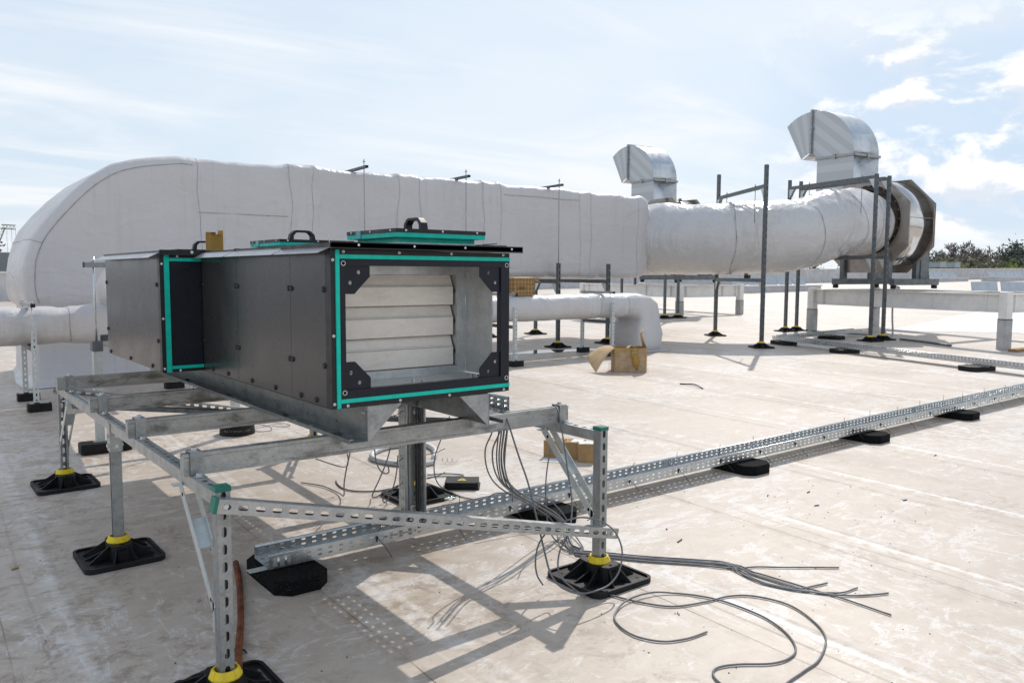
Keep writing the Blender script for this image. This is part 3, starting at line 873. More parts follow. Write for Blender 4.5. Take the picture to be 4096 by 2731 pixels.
def hatch(x0, x1, y0, y1, hax, z=ZT, tape=True):
    g = G(); i = .028
    g.box(x0 + i, x1 - i, y0 + i, y1 - i, z, z + .013, 2)
    g.box(x0 + i + .002, x1 - i - .002, y0 + i + .002, y1 - i - .002, z + .013, z + .031, 1)
    g.box(x0, x1, y0, y1, z + .031, z + .0475, 1); g.box(x0 - .0015, x1 + .0015, y0 - .0015, y1 + .0015, z + .0475, z + .062, 0)
    for k in range(3):
        f = .1 + .4 * k
        g.cyl((x0 + (x1 - x0) * f, y0 - .0015, z + .0555), (x0 + (x1 - x0) * f, y0 - .0035, z + .0555), .004, n=10, m=3, smooth=False)
        g.cyl((x0 - .0015, y0 + (y1 - y0) * f, z + .0555), (x0 - .0035, y0 + (y1 - y0) * f, z + .0555), .004, n=10, m=3, smooth=False)
    for x in (x0 + .09, x1 - .05): g.cyl((x, y0 + i, z + .0065), (x, y0 + i - .002, z + .0065), .005, n=10, m=3, smooth=False)
    h = g.build('hatch', ['black_metal', 'teal', 'zinc_white', 'paper'], AH)
    if tape:
        g = G(); g.box(x0 - .0022, x0 + .05, y0 + .27, y0 + .31, z + .0622, z + .0628); g.box(x0 - .0026, x0 - .0019, y0 + .27, y0 + .31, z + .033, z + .0628); g.build('tape', 'teal_tape', h)
    handle(h, ((x0 + x1) / 2, (y0 + y1) / 2, z + .062), hax)
hatch(1.462, 1.856, 2.562, 2.95, (0, 1, 0))
hatch(1.505, 1.895, 3.75, 4.14, (1, 0, 0))
h3 = G(); h3.box(1.30, 1.70, 4.72, 5.0, ZT + .001, ZT + .018); h3.box(1.30, 1.70, 4.72, 5.0, ZT + .018, ZT + .03, 1); h3 = h3.build('hatch', ['teal', 'black_metal'], AH)
handle(h3, (1.495, 4.88, ZT + .03), (1, 0, 0), .135)
# loose clip strip on the roof edge
g = G(); g.box(1.80, 1.93, 2.52, 2.55, ZT + .0036, ZT + .010); g.bar((1.83, 2.535, ZT + .011), (1.885, 2.53, ZT + .016), .02, .004); g.build('hinge_clip', 'galv_old', AH)
# plinth rails
for X, sgn in ((1.312, -1), (1.837, 1)):
    g = G(); y0, y1 = 2.508, 5.15
    segs = [(y0, 3.0), (3.002, 3.70), (3.702, 4.35), (4.352, y1)]
    for a, b in segs:
        g.box(X - .0012, X + .0012, a, b, BT + .001, Z0 - .0045)
        for z in (BT + .03, Z0 - .03):
            for y in (a + .02, a + .035, b - .02): g.cyl((X + sgn * .0012, y, z), (X + sgn * .004, y, z), .005, n=8, m=1, smooth=False)
        for y in ((a + b) / 2,): 
            for z in (BT + .04, Z0 - .04): g.cyl((X + sgn * .0012, y, z), (X + sgn * .0018, y, z), .004, n=8, m=2, smooth=False)
        e = X + sgn * .069
        g.box(min(X + sgn * .0013, e), max(X + sgn * .0013, e), a, b, BT + .0005, BT + .003)
        g.box(min(e, e + sgn * .002), max(e, e + sgn * .002), a, b, BT + .0005, BT + .015)
        hexbolt(g, (X + sgn * .036, a + .17, BT + .003), .011, .008, 3, .019)
        for y in (a + .05, b - .1): g.cyl((X + sgn * .04, y, BT + .003), (X + sgn * .04, y, BT + .0033), .009, n=12, m=4, smooth=False)
    pl = g.build('plinth_rail', ['galv_plinth', 'bolt', 'hole', 'galv_old', 'paper'], AH)
    for yy, th in ((2.5085, .0022), (3.05, .0022)):
        g = G(); s = -sgn
        g.prism([(0, BT + .004), (s * .006, BT + .002), (s * .135, Z0 - .0046), (0, Z0 - .0046)], (X + s * .0013, yy, 0), (1, 0, 0), (0, 0, 1), (0, th, 0))
        g.build('gusset', 'galv', pl)
g = G(); g.box(1.3135, 1.8355, 3.055, 3.0575, Z0 - .075, Z0 - .0046); g.build('cross_plate', 'galv_plinth', AH)
# ------------------------------------------------------------------ big rectangular duct with elbow and curb column
def rrect(O, I, y0, y1, r, ns=8, nc=4):
    """closed ring, rounded rectangle: u along Y (y0..y1), v from I (inner) to O (outer) in XZ"""
    O = V((O[0], 0, O[1])); I = V((I[0], 0, I[1])); h = (O - I).length; d = (O - I) / h; w = y1 - y0
    r = min(r, h * .45, w * .45); pts = []
    cs = [(w - r, h - r, 0), (r, h - r, 90), (r, r, 180), (w - r, r, 270)]
    for q, (cx, cy, a0) in enumerate(cs):
        for k in range(nc + 1):
            a = R(a0 + 90 * k / nc); pts.append((cx + r * math.cos(a), cy + r * math.sin(a)))
        nx_ = cs[(q + 1) % 4]; a = R(a0 + 90)
        s = pts[-1]; a1 = R(nx_[2]); e = (nx_[0] + r * math.cos(a1), nx_[1] + r * math.sin(a1))
        for k in range(1, ns): pts.append((s[0] + (e[0] - s[0]) * k / ns, s[1] + (e[1] - s[1]) * k / ns))
    return [I + d * b + V((0, y0 + a, 0)) for a, b in pts]
DY0, DY1 = 9.85, 11.55
st = []   # (O, I, y0, y1, r)
st += [((1.10, .085), (2.80, .085), 9.66, 11.75, .06), ((1.20, .10), (2.76, .10), 9.80, 11.62, .06), ((1.235, .16), (2.75, .16), 9.86, 11.56, .05), ((1.25, .5), (2.75, .5), 9.87, 11.55, .04), ((1.26, .80), (2.75, .80), 9.88, 11.54, .04), ((1.27, .90), (2.75, .90), 9.90, 11.52, .05)]
elb = [((1.19, .97), (2.75, .95)), ((1.165, 1.06), (2.76, 1.02)), ((1.16, 1.18), (2.77, 1.08)), ((1.17, 1.33), (2.78, 1.13)), ((1.195, 1.47), (2.80, 1.16)), ((1.255, 1.65), (2.83, 1.18)), ((1.33, 1.79), (2.86, 1.19)), ((1.47, 1.98), (2.9, 1.2)), ((1.64, 2.16), (2.93, 1.2)), ((1.84, 2.345), (2.95, 1.205)), ((2.06, 2.49), (2.97, 1.21)), ((2.29, 2.575), (2.985, 1.21)), ((2.52, 2.625), (3.0, 1.21))]
st += [(o, i, DY0, DY1, .10) for o, i in elb]
JT = [(4.10, 4.41), (5.67, 5.99), (7.12, 7.39), (9.04, 9.29)]
x = 2.75
while x < 10.76:
    zt_ = 2.645 + .035 * (x - 3) / 5.3 if x < 8.4 else 2.68 - (x - 8.4) * .012
    zb_ = 1.245 - .01 * math.sin(x * 2.1)
    e = 0
    for a, b in JT:
        if a - .05 < x < b + .05: e = .020
    if abs(x - 9.16) < .17: e = .004
    sag = .012 * math.sin(x * 3.1) + .01 * math.sin(x * 7.3)
    rr = .10; y0_, y1_ = DY0, DY1
    if x > 10.50:
        t_ = (x - 10.50) / .24; rr = .10 + .06 * t_; zt_ -= .045 * t_ ** 3; zb_ += .05 * t_ ** 3; y0_ += .05 * t_ ** 3; y1_ -= .05 * t_ ** 3
    if x > 9.4: zt_ += .012 * math.sin(x * 9)
    st.append(((x, zt_ + e + sag * .6), (max(x, 3.02) if x < 3.0 else x, zb_ - e * .6), y0_ - e * .7, y1_ + e, rr))
    x += .05
rings = []
for k, (O, I, y0, y1, r) in enumerate(st):
    rg = rrect(O, I, y0, y1, r)
    c = sum(rg, V((0, 0, 0))) / len(rg); out = []
    for p in rg:
        n = (p - c); n.normalize()
        d = .016 * noise.fractal(p * 1.7, 1.0, 2.0, 3) + .006 * noise.noise(p * 6)
        if k < 6: d *= .5
        if p.z > O[1] - .1: d *= 1.4
        if k >= 6 + len(elb):
            jx = min(abs(O[0] - q) for ab in JT + [(10.6, 10.6)] for q in ab)
            near = math.exp(-(jx / .28) ** 2); edge = max(0, 1 - abs(p.z - O[1]) / .35) + max(0, 1 - abs(p.z - I[1]) / .45)
            d += .022 * near * edge * noise.noise(V((O[0] * 6, p.y * 2, p.z * 1.2))) + .012 * near * noise.noise(V((O[0] * 9, p.y, p.z * .5)))
            for q in (5.04, 6.66, 8.43, 9.53):
                d -= .05 * math.exp(-((O[0] - q) / .10) ** 2) * max(0, 1 - abs(p.z - I[1]) / .22) * (1 if p.y < DY0 + .3 else .2)
        out.append(p + n * d)
    rings.append(out)
t = empty('insulated_duct', (2.0, 10.7, gz(2, 10.7)), 0, 'huge white-wrapped rectangular air duct with a curved elbow at its left end', 'duct')
g = G(); g.loft(rings, cap1=True); dj = g.build('jacket', 'jacket', t)
# welded seams: thin raised tape following the jacket
def ringtape(i, wob=0.0, half=.0022, lift=.004, mask=None):
    g = G(); rg = rings[i]; nb = rings[min(i + 1, len(rings) - 1)]; pb = rings[i - 1]
    ax = (sum(nb, V((0, 0, 0))) - sum(pb, V((0, 0, 0)))).normalized()
    c = sum(rg, V((0, 0, 0))) / len(rg); A = []; B = []
    for k, p in enumerate(rg):
        n = (p - c).normalized(); w = ax * (wob * noise.noise(p * 2.5))
        A.append(g.vert(p + n * lift + w - ax * half)); B.append(g.vert(p + n * lift + w + ax * half))
    for k in range(len(rg)):
        if mask is not None and not mask(k): continue
        k2 = (k + 1) % len(rg); g.face((A[k], B[k], B[k2], A[k2]), 0, True)
    g.build('seam_tape', 'seam', dj)
xs0 = 6 + len(elb)
for X in (2.97, 4.10, 4.41, 5.67, 5.99, 7.12, 7.39, 9.04, 9.29, 10.42):
    ringtape(xs0 + int(round((X - 2.75) / .05)), .05)
ringtape(11, .03, mask=lambda k: k < 16)
g = G()   # seam along the elbow's front edge
line = [rings[i][16] + V((0, -.004, 0)) for i in range(6, xs0 + 4)]
g.tube(catmull(line, 3), .0032, 5)
g.build('seam_tape', 'seam', dj); g = G()
for x0, x1, z in ((2.97, 4.10, 2.01), (7.45, 9.02, 2.50)):
    g.tube([(x0 + (x1 - x0) * k / 10, DY0 - .004, z + .01 * noise.noise(V((x0 + k, z, 0)))) for k in range(11)], .003, 5)
    g.build('seam_tape', 'seam', dj); g = G()

# ------------------------------------------------------------------ round wrapped duct
path = catmull([(10.55, 10.72, 1.93), (10.93, 10.50, 1.93), (11.25, 10.02, 1.93), (11.52, 9.45, 1.93), (11.90, 8.88, 1.94), (12.45, 8.50, 1.96), (13.05, 8.33, 2.05), (13.6, 8.28, 2.18), (14.15, 8.31, 2.28), (14.7, 8.38, 2.315), (15.27, 8.43, 2.32)], 14)
n = 64; rr_ = []
for i, p in enumerate(path):
    d = (path[min(i + 1, len(path) - 1)] - path[max(i - 1, 0)]).normalized(); u = (V((0, 0, 1)) - d * d.z).normalized(); w = d.cross(u)
    rad = .630; ring = []
    for k in range(n):
        a = 2 * math.pi * k / n; q = u * math.cos(a) + w * math.sin(a); pos = p + q * rad
        top = max(0, q.z)
        dd = .016 * noise.fractal(pos * 1.6, 1.0, 2.0, 3) + .03 * top * noise.fractal(V((pos.x * 2.3, pos.y * 2.3, pos.z * 1.1)) + V((5, 5, 5)), .9, 2.0, 3)
        # diagonal creases in the bends
        cr = math.exp(-((p.x - 13.2) / .6) ** 2) + .5 * math.exp(-((p.x - 11.9) / .5) ** 2)
        dd += .040 * cr * abs(noise.noise(V((p.x * 4.2 + a * 1.3, a * 1.1, 3)))) - .012 * cr
        dd += .020 * max(0, q.z + .1) * abs(noise.noise(V((p.x * 5.5 - a * 2.2, p.y * 2.0, a * 1.5))))
        ring.append(pos + q * dd)
    rr_.append(ring)
t = empty('round_duct', (12.6, 8.4, gz(12.6, 8.4)), 0, 'thick round white-wrapped duct bending up toward the big metal fan', 'duct')
g = G(); g.loft(rr_, cap0=True, cap1=True); rj = g.build('jacket', 'jacket_round', t)
for i in (54, 80, 108, 130):
    g = G(); rg = rr_[i]; A = []; B = []; c = path[i]; ax = (path[min(i + 1, len(path) - 1)] - path[i - 1]).normalized()
    for p in rg:
        nn = (p - c).normalized(); w = ax * (.16 * noise.noise(p * 1.3)); A.append(g.vert(p + nn * .004 + w - ax * .006)); B.append(g.vert(p + nn * .004 + w + ax * .006))
    for k in range(n): g.face((A[k], B[k], B[(k + 1) % n], A[(k + 1) % n]), 0, True)
    g.build('seam_tape', 'seam', rj)

# ------------------------------------------------------------------ lower flat duct with down elbow
def lowduct(name, sects, label, mat='jacket'):
    """sects: centre, half width along s, half height along t, s vec, t vec"""
    rings = []
    for c, a, b, s_, t_ in sects:
        hard = t_[2] < .9 if not isinstance(t_, V) else False
        c = V(c); s_ = V(s_); t_ = V(t_); rg = []
        for k in range(28):
            an = 2 * math.pi * (k + .5) / 28; e = 5.5 if hard else 2.7
            x = math.copysign(abs(math.cos(an)) ** (2 / e), math.cos(an)) * a; y = math.copysign(abs(math.sin(an)) ** (2 / e), math.sin(an)) * b
            p = c + s_ * x + t_ * y; q = (p - c).normalized()
            rg.append(p + q * ((.045 if hard else .014) * noise.fractal(p * (2.4 if hard else 3.1), 1, 2, 3) + (.03 * abs(noise.noise(V((p.x * 7, p.y * 5, p.z * 1.5)))) if hard else 0)))
        rings.append(rg)
    g = G(); g.loft(rings, cap0=True, cap1=True); return g, rings
S = []; Yc = 8.60
x = -2.2
while x < 8.75:
    zc = .808 + .020 * (x > 3) + .004 * x * .3; e = .012 if any(abs(x - q) < .05 for q in (1.02, 1.32, 1.95, 6.4, 8.2)) else 0
    bulge = .22 * math.exp(-((x - 1.78) / .17) ** 2)
    S.append(((x, Yc, zc), .235 - e + bulge * .3, .178 - e + bulge * .35, (0, 1, 0), (0, 0, 1))); x += .06
for x, z, ang in ((8.86, .838, 6), (9.0, .825, 22), (9.10, .80, 38), (9.17, .74, 56), (9.19, .64, 72), (9.19, .52, 84), (9.19, .40, 90), (9.19, .25, 90), (9.20, .13, 90)):
    a = R(ang); S.append(((x, Yc + .05, z), .24 + .06 * ang / 90, .18 + .10 * ang / 90, (0, 1, 0), (math.sin(a), 0, math.cos(a))))
t = empty('low_duct', (4, 8.6, gz(4, 8.6)), 0, 'slim white-wrapped duct running low in front of the huge rectangular duct', 'duct')
g, lr = lowduct('low', S, ''); lj = g.build('jacket', 'jacket', t)
for i in (59, 140, 172, 182):
    g = G(); rg = lr[i]; c = sum(rg, V((0, 0, 0))) / len(rg); A = []; B = []
    for p in rg:
        nn = (p - c).normalized(); w = .05 * noise.noise(p * 3); A.append(g.vert(p + nn * .004 + V((w - .003, 0, 0)))); B.append(g.vert(p + nn * .004 + V((w + .003, 0, 0))))
    for k in range(len(rg)): g.face((A[k], B[k], B[(k + 1) % len(rg)], A[(k + 1) % len(rg)]), 0, True)
    g.build('seam_tape', 'seam', lj)
g = G(); g.prism(rsq(.62, .72, .03), (9.22, 8.65, gz(9.2, 8.6) + .002), (1, 0, 0), (0, 1, 0), (0, 0, .018)); g.build('floor_skirt', 'jacket', t)
# riser that leaves the low duct and turns toward the back of the unit
P = catmull([(1.80, 8.60, .70), (1.80, 8.58, .92), (1.80, 8.50, 1.10), (1.78, 8.2, 1.19), (1.72, 7.6, 1.17), (1.64, 6.8, 1.13), (1.60, 6.1, 1.12), (1.58, 5.74, 1.12)], 6)
g = G(); rings_ = []
for i, p in enumerate(P):
    d = (P[min(i + 1, len(P) - 1)] - P[max(i - 1, 0)]).normalized(); u = V((1, 0, 0)); u = (u - d * d.x).normalized(); w = d.cross(u)
    rings_.append([p + (u * math.cos(a) + w * math.sin(a)) * (.22 + .016 * noise.noise(p * 3 + u * a)) for a in [2 * math.pi * k / 24 for k in range(24)]])
g.loft(rings_, cap0=True, cap1=True)
t = empty('branch_duct', (1.7, 7.2, gz(1.7, 7.2)), 0, 'white-wrapped round branch duct rising behind the dark air handling unit', 'duct'); g.build('jacket', 'jacket', t)

# ------------------------------------------------------------------ tall strut stands under the large ducts
def stand(name, pA, pB, tA, tB, lowz, upz, label, group, faceback=None, upper=True, hung=(), top_ext=.0, rodlen=.5, old='galv_old', gus=True, lap=0.0):
    A = V((pA[0], pA[1], 0)); B = V((pB[0], pB[1], 0)); c = (A + B) / 2
    t = empty(name, (c.x, c.y, gz(c.x, c.y)), 0, label, 'duct stand', group)
    d = (B - A).normalized(); face = V((d.y, -d.x, 0))
    face = V((0, -1, 0)) if faceback is None else V(faceback)
    for P_, tz in ((A, tA), (B, tB)):
        z = gz(P_.x, P_.y); g = G(); g.strut((P_.x, P_.y, z + .02), (P_.x, P_.y, tz), face, pitch=.105, hu=.034, hv=.0095, w=.05, d=.05); g.build('post', old, t, solid=.003)
        foot(t, P_.x, P_.y, z, math.atan2(d.y, d.x) - math.pi / 2)
    sd = V((-d.y, d.x, 0)) * 0
    for nm, z in (('cross_rail', lowz), ('cross_rail', upz)):
        if z is None: continue
        g = G(); a = A + d * .026; b = B - d * .026
        g.strut((a.x, a.y, z), (b.x, b.y, z), (0, 0, -1), slots=False, w=.045, d=.055)
        g.build(nm, old, t, solid=.003)
        if gus:
            for q, s in ((a, 1), (b, -1)):
                g = G()
                for o in (-.028, .028):
                    n_ = V((-d.y, d.x, 0)) * o; p0 = V((q.x, q.y, z - .03)) + n_
                    g.poly([p0, p0 + d * s * .12, p0 + d * s * .10 - V((0, 0, .02)), p0 + d * s * .015 - V((0, 0, .15)), p0 - V((0, 0, .16))])
                g.build('bracket', 'zinc_white', t, solid=.003)
    for f in hung:
        p = A.lerp(B, f); g = G(); g.cyl((p.x, p.y, upz + .07), (p.x, p.y, upz - rodlen), .006, n=6); g.cyl((p.x, p.y, upz + .028), (p.x, p.y, upz + .045), .014, n=6)
        g.build('rod', 'galv', t)
    return t
stand('duct_stand', (12.19, 9.52), (11.06, 7.72), 3.13, 3.03, 1.215, 2.70, 'tall slotted frame with two uprights above the left half of the thick round duct', 'tall stands round the thick duct', hung=(.2, .8), rodlen=.55)
stand('duct_stand', (14.10, 9.30), (13.55, 7.25), 3.15, 3.04, 1.62, 2.99, 'tall slotted portal frame round the thick duct, farther from the fan inlet', 'tall stands round the thick duct', hung=(.25, .85), rodlen=.6)
stand('duct_stand', (14.45, 9.28), (14.00, 7.26), 3.15, 3.04, 1.62, 2.99, 'tall slotted portal frame round the thick duct, right beside the fan inlet', 'tall stands round the thick duct', hung=(.25, .85), rodlen=.6)
stand('duct_stand', (15.5, 15.2), (14.97, 13.22), 3.20, 3.14, 1.7, 3.02, 'far portal frame under the round duct below the smaller hood, left one', 'tall stands round the thick duct', hung=(), gus=True)
stand('duct_stand', (15.9, 15.1), (15.37, 13.15), 3.20, 3.14, 1.7, 3.02, 'far portal frame under the round duct below the smaller hood, right one', 'tall stands round the thick duct', hung=(), gus=True)
for i, X in enumerate((5.04, 6.66, 8.43, 9.53)):
    lab = ['slotted duct stand under the huge duct, mostly hidden by the dark unit, leftmost hanger', 'slotted duct stand under the huge duct behind the top hatch of the dark unit', 'slotted duct stand under the huge duct, behind the carton on the low duct', 'slotted duct stand at the right end of the huge duct without a hanger on top'][i]
    t = stand('duct_stand', (X + .12, 11.70), (X, 9.66), 1.40, 1.475, 1.185, None, lab, 'stands under the huge duct')
    if i < 3:
        g = G(); g.strut((X, 9.58, 2.688), (X + .1, 11.78, 2.66), (0, 0, 1), slots=False, d=.03); g.build('top_rail', 'galv_old', t, solid=.003)
        g = G(); g.cyl((X, 9.66, 2.79), (X, 9.66, 1.2), .007, n=6); g.cyl((X + .1, 11.72, 2.79), (X + .1, 11.72, 1.2), .007, n=6); g.cyl((X, 9.66, 2.75), (X, 9.66, 2.765), .016, n=6); g.build('rod', 'galv', t)

# small supports of the low duct: slotted post in a rubber block, rod and top rail
def block(parent, x, y, z, L=.19, W=.13, H=.075, rz=0):
    g = G(); c, s_ = math.cos(rz), math.sin(rz)
    g.prism([(a * c - b * s_, a * s_ + b * c) for a, b in ((-L / 2, -W / 2 + .02), (-L / 2 + .02, -W / 2), (L / 2 - .02, -W / 2), (L / 2, -W / 2 + .02), (L / 2, W / 2 - .02), (L / 2 - .02, W / 2), (-L / 2 + .02, W / 2), (-L / 2, W / 2 - .02))], (x, y, z - .003), (1, 0, 0), (0, 1, 0), (0, 0, H))
    b = g.build('foot_block', 'rubber', parent, bevel=.006)
    g = G(); g.frame_box((x, y, z + H), (.075 * c, .075 * s_, 0), (-.022 * s_, .022 * c, 0), (0, 0, .006)); g.build('channel', 'zinc_white', b)
    return b
def lowsup(X, y0, y1, zt, ztop, label, rz=0, bl=True, mat='zinc_white', both=True):
    t = empty('duct_support', (X, (y0 + y1) / 2, gz(X, y0)), 0, label, 'duct support', 'small supports of the low duct')
    for Y in ((y0, y1) if both else (y0,)):
        z = gz(X, Y); block(t, X + .02, Y, z, rz=rz)
        g = G(); g.strut((X, Y, z + .07), (X, Y, zt), (0, -1, 0), hu=.0135, hv=.0065); g.build('post', mat, t, solid=.003)
        g = G(); r_ = Y + (.045 if Y == y0 else -.045); g.cyl((X, r_, zt - .2), (X, r_, ztop + .03), .005, n=6); g.cyl((X, r_, ztop + .021), (X, r_, ztop + .033), .011, n=6); g.build('rod', 'bolt', t)
    g = G(); g.strut((X, y0 - .03, ztop), (X, y1 + .02, ztop), (0, 0, 1), slots=False, w=.035, d=.03); r = g.build('top_rail', 'galv', t, solid=.0025)
    g = G(); g.box(X - .019, X + .019, y0 - .034, y0 - .030, ztop - .017, ztop + .017); g.build('end_cap', 'cap_black', r)
    g = G(); g.strut((X, y0 + .025, .615), (X, y1 - .025, .615), (0, 0, -1), slots=False, w=.035, d=.04); g.build('cross_rail', 'galv_old', t, solid=.0025)
    return t
lowsup(1.03, 8.26, 8.95, .83, 1.005, 'white slotted support of the low duct at the far left edge of the scene')
lowsup(6.42, 8.20, 8.93, .875, 1.035, 'white slotted support of the low duct next to the printed carton', 0)
lowsup(8.28, 8.30, 8.93, .905, 1.04, 'white slotted support of the low duct behind the torn open carton', 0)
lowsup(2.37, 8.22, 8.93, .62, 1.02, 'white slotted support of the low duct half hidden behind the dark unit', 0)
# support of the branch duct right behind the unit
t = empty('branch_support', (1.62, 6.25, gz(1.6, 6.25)), 0, 'double-width white post pair with a threaded rod behind the left end of the dark unit', 'duct support')
for X in (1.16, 2.12):
    z = gz(X, 6.25)
    if X < 2: block(t, X + .03, 6.24, z, .33, .16, .075)
    else:
        g = G(); g.cyl((X + .02, 6.27, z - .003), (X + .02, 6.27, z + .085), .135, .128, n=36, smooth=False); fb = g.build('foot_block', 'rubber', t, bevel=.004)
        for a, ch in zip([R(-150 + 7.6 * k) for k in range(12)], 'walraven.com'):
            text(ch, .034, V((X + .02 + .1345 * math.cos(a), 6.27 + .1345 * math.sin(a), z + .042)) - wloc(fb), (R(90), 0, a + R(90)), 'cable', fb, depth=.001)
    g = G(); g.strut((X, 6.25, z + .07), (X, 6.25, .79), (-1, 0, 0), w=.06, d=.05, hu=.0135, hv=.0065); p = g.build('post', 'zinc_white', t, solid=.003)
    g = G(); g.box(X - .035, X + .035, 6.21, 6.29, .75, .82); g.build('cap_block', 'steel_grey', p, bevel=.004)
    g = G(); g.cyl((X, 6.25, .80), (X, 6.25, 1.41), .008, n=8); g.cyl((X, 6.25, 1.373), (X, 6.25, 1.389), .017, n=6); g.build('rod', 'bolt', t)
g = G(); g.strut((1.10, 6.25, 1.352), (2.2, 6.25, 1.352), (0, 0, 1), slots=False, w=.035, d=.032); r = g.build('top_rail', 'galv', t, solid=.0025)
g = G(); g.box(1.094, 1.10, 6.23, 6.27, 1.333, 1.371); g.build('end_cap', 'cap_black', r)
g = G(); g.strut((1.19, 6.25, .84), (2.1, 6.25, .84), (0, 0, -1), slots=False); g.build('cross_rail', 'galv_old', t, solid=.0025)

# ------------------------------------------------------------------ fan with gooseneck hood
def make_fan():
    t = empty('exhaust_fan', (0, 0, 0), 0, 'big stainless centrifugal fan with octagonal end plates and a square galvanised gooseneck hood on top', 'fan')
    oc = [(-.40, -.93), (.40, -.93), (.93, -.42), (.93, .42), (.40, .93), (-.40, .93), (-.93, .42), (-.93, -.42)]
    cz = 1.17   # octagon centre above the base rails' underside
    for x in (0.0, .88):
        g = G(); g.prism(oc, (x - .006, 0, cz), (0, 1, 0), (0, 0, 1), (.012, 0, 0))
        p = g.build('end_plate', 'fan_plate', t)
        g = G()   # edge stiffeners
        for k in range(8):
            a = oc[k]; b = oc[(k + 1) % 8]
            g.bar((x + (.02 if x < .5 else -.02), a[0] * .985, cz + a[1] * .985), (x + (.02 if x < .5 else -.02), b[0] * .985, cz + b[1] * .985), .004, .045, (1, 0, 0))
        g.build('stiffener', 'fan_plate', p)
    # scroll: spiral between the plates
    ring0 = []; ring1 = []
    for k in range(61):
        a = R(-60 + 300 * k / 60); r = .905 - .01 * k / 60
        ring0.append((.008, r * math.cos(a) * -1 * -1, cz + r * math.sin(a))); ring1.append((.872, r * math.cos(a), cz + r * math.sin(a)))
    g = G(); A = [g.vert(p) for p in ring0]; B = [g.vert(p) for p in ring1]
    for k in range(60): g.face((A[k], B[k], B[k + 1], A[k + 1]), 0, True)
    g.build('scroll', 'stainless', t, solid=.004)
    g = G()
    for a in (R(172), R(100)): 
        g.bar((.01, .91 * math.cos(a), cz + .91 * math.sin(a)), (.87, .91 * math.cos(a), cz + .91 * math.sin(a)), .006, .02, (0, math.cos(a), math.sin(a)))
    g.build('scroll_seam', 'fan_plate', t)
    # inlet ring and flange
    g = G(); g.cyl((-.24, -.07, cz + .10), (-.006, -.07, cz + .10), .60, .66, n=48, caps=False); g.cyl((-.025, -.07, cz + .10), (-.0065, -.07, cz + .10), .685, n=48)
    for k in range(24):
        a = 2 * math.pi * k / 24; g.cyl((-.025, -.07 + .67 * math.cos(a), cz + .10 + .67 * math.sin(a)), (-.04, -.07 + .67 * math.cos(a), cz + .10 + .67 * math.sin(a)), .012, n=6, m=1, smooth=False)
    g.build('inlet_ring', ['fan_ring', 'fan_plate'], t)
    # base frame
    g = G()
    for y in (-.76, .50):
        g.bar((-.22, y, .06), (1.32, y, .06), .10, .12)
    for x in (-.17, .62, 1.27): g.bar((x, -.71, .07), (x, .45, .07), .10, .10)
    bf = g.build('base_frame', 'steel_grey', t)
    for x in (-.03, .91):
        for y in (-.56, .42):
            g = G(); g.bar((x, y, .12), (x, y, .62), .09, .12, (1, 0, 0)); g.build('leg', 'steel_grey', t)
    for y in (-.62, .38):
        g = G()
        g.prism([(.98, .12), (1.31, .12), (1.27, .30), (1.20, .95), (1.05, .95), (.98, .9)], (0, y, 0), (1, 0, 0), (0, 0, 1), (0, .10, 0))
        g.build('motor_bracket', 'steel_grey', t)
    g = G(); g.cyl((.96, 0, cz - .05), (1.36, 0, cz - .05), .26, n=24); g.build('motor', 'steel_grey', t, bevel=.02)
    for x in (-.16, 1.24):
        for y in (-.76, .50):
            g = G(); g.cyl((x, y, -.07), (x, y, -.001), .055, n=14); g.build('mount', 'cap_black', t)
    # stack and hood, profile in (y,z)
    w0, w1 = .02, .86; yb, yf = .32, 1.18    # yb near edge, yf far edge
    zc = 2.62
    def tube_section(name, poly, mats, parent=t, closed_edges=None, bands=None):
        g = G(); n_ = len(poly)
        for k in range(n_):
            if closed_edges is not None and k not in closed_edges: continue
            a, b = poly[k], poly[(k + 1) % n_]
            g.poly([(w0, a[0], a[1]), (w0, b[0], b[1]), (w1, b[0], b[1]), (w1, a[0], a[1])], 0, len(poly) > 6)
        if bands: bands(g)
        else:
            g.poly([(w0, a, b) for a, b in poly], 1); g.poly([(w1, a, b) for a, b in poly][::-1], 1)
        return soften(g.build(name, mats, parent, solid=.004))
    # upright stack with flat horizontal bands, rib light and shade in their colour
    def bstack(g):
        zz = [1.6, 1.95, 2.12, 2.32, 2.46, zc]
        for k in range(5):
            for w in (w0, w1):
                o = 0.0 * (k % 2) * (-1 if w == w0 else 1)
                g.poly([(w + o, yb, zz[k]), (w + o, yf, zz[k]), (w + o, yf, zz[k + 1]), (w + o, yb, zz[k + 1])], 1 + k % 2)
    tube_section('stack', [(yb, 1.6), (yf, 1.6), (yf, zc), (yb, zc)], ['hood_zinc', 'hood_band', 'hood_band_light'], closed_edges=(1, 3), bands=bstack)
    g = G()
    rectf = [((w0 - .02, yb - .02), (w1 + .02, yb - .02)), ((w1 + .02, yb - .02), (w1 + .02, yf + .02)), ((w1 + .02, yf + .02), (w0 - .02, yf + .02)), ((w0 - .02, yf + .02), (w0 - .02, yb - .02))]
    for a, b in rectf: g.bar((a[0], a[1], zc), (b[0], b[1], zc), .035, .05)
    for a, b in rectf:
        m_ = ((a[0] + b[0]) / 2, (a[1] + b[1]) / 2); g.box(m_[0] - .03, m_[0] + .03, m_[1] - .03, m_[1] + .03, zc - .045, zc + .045)
    g.build('stack_flange', 'galv', t)
    # elbow
    yc, ro, ri = 1.32, 1.0, .14
    arc = [(yc - ro * math.cos(R(a)), zc + ro * math.sin(R(a))) for a in range(0, 91, 6)]
    inn = [(yc, zc + ri), (yf, zc + ri * .3), (yf, zc)]
    el = arc + inn
    na = len(arc)
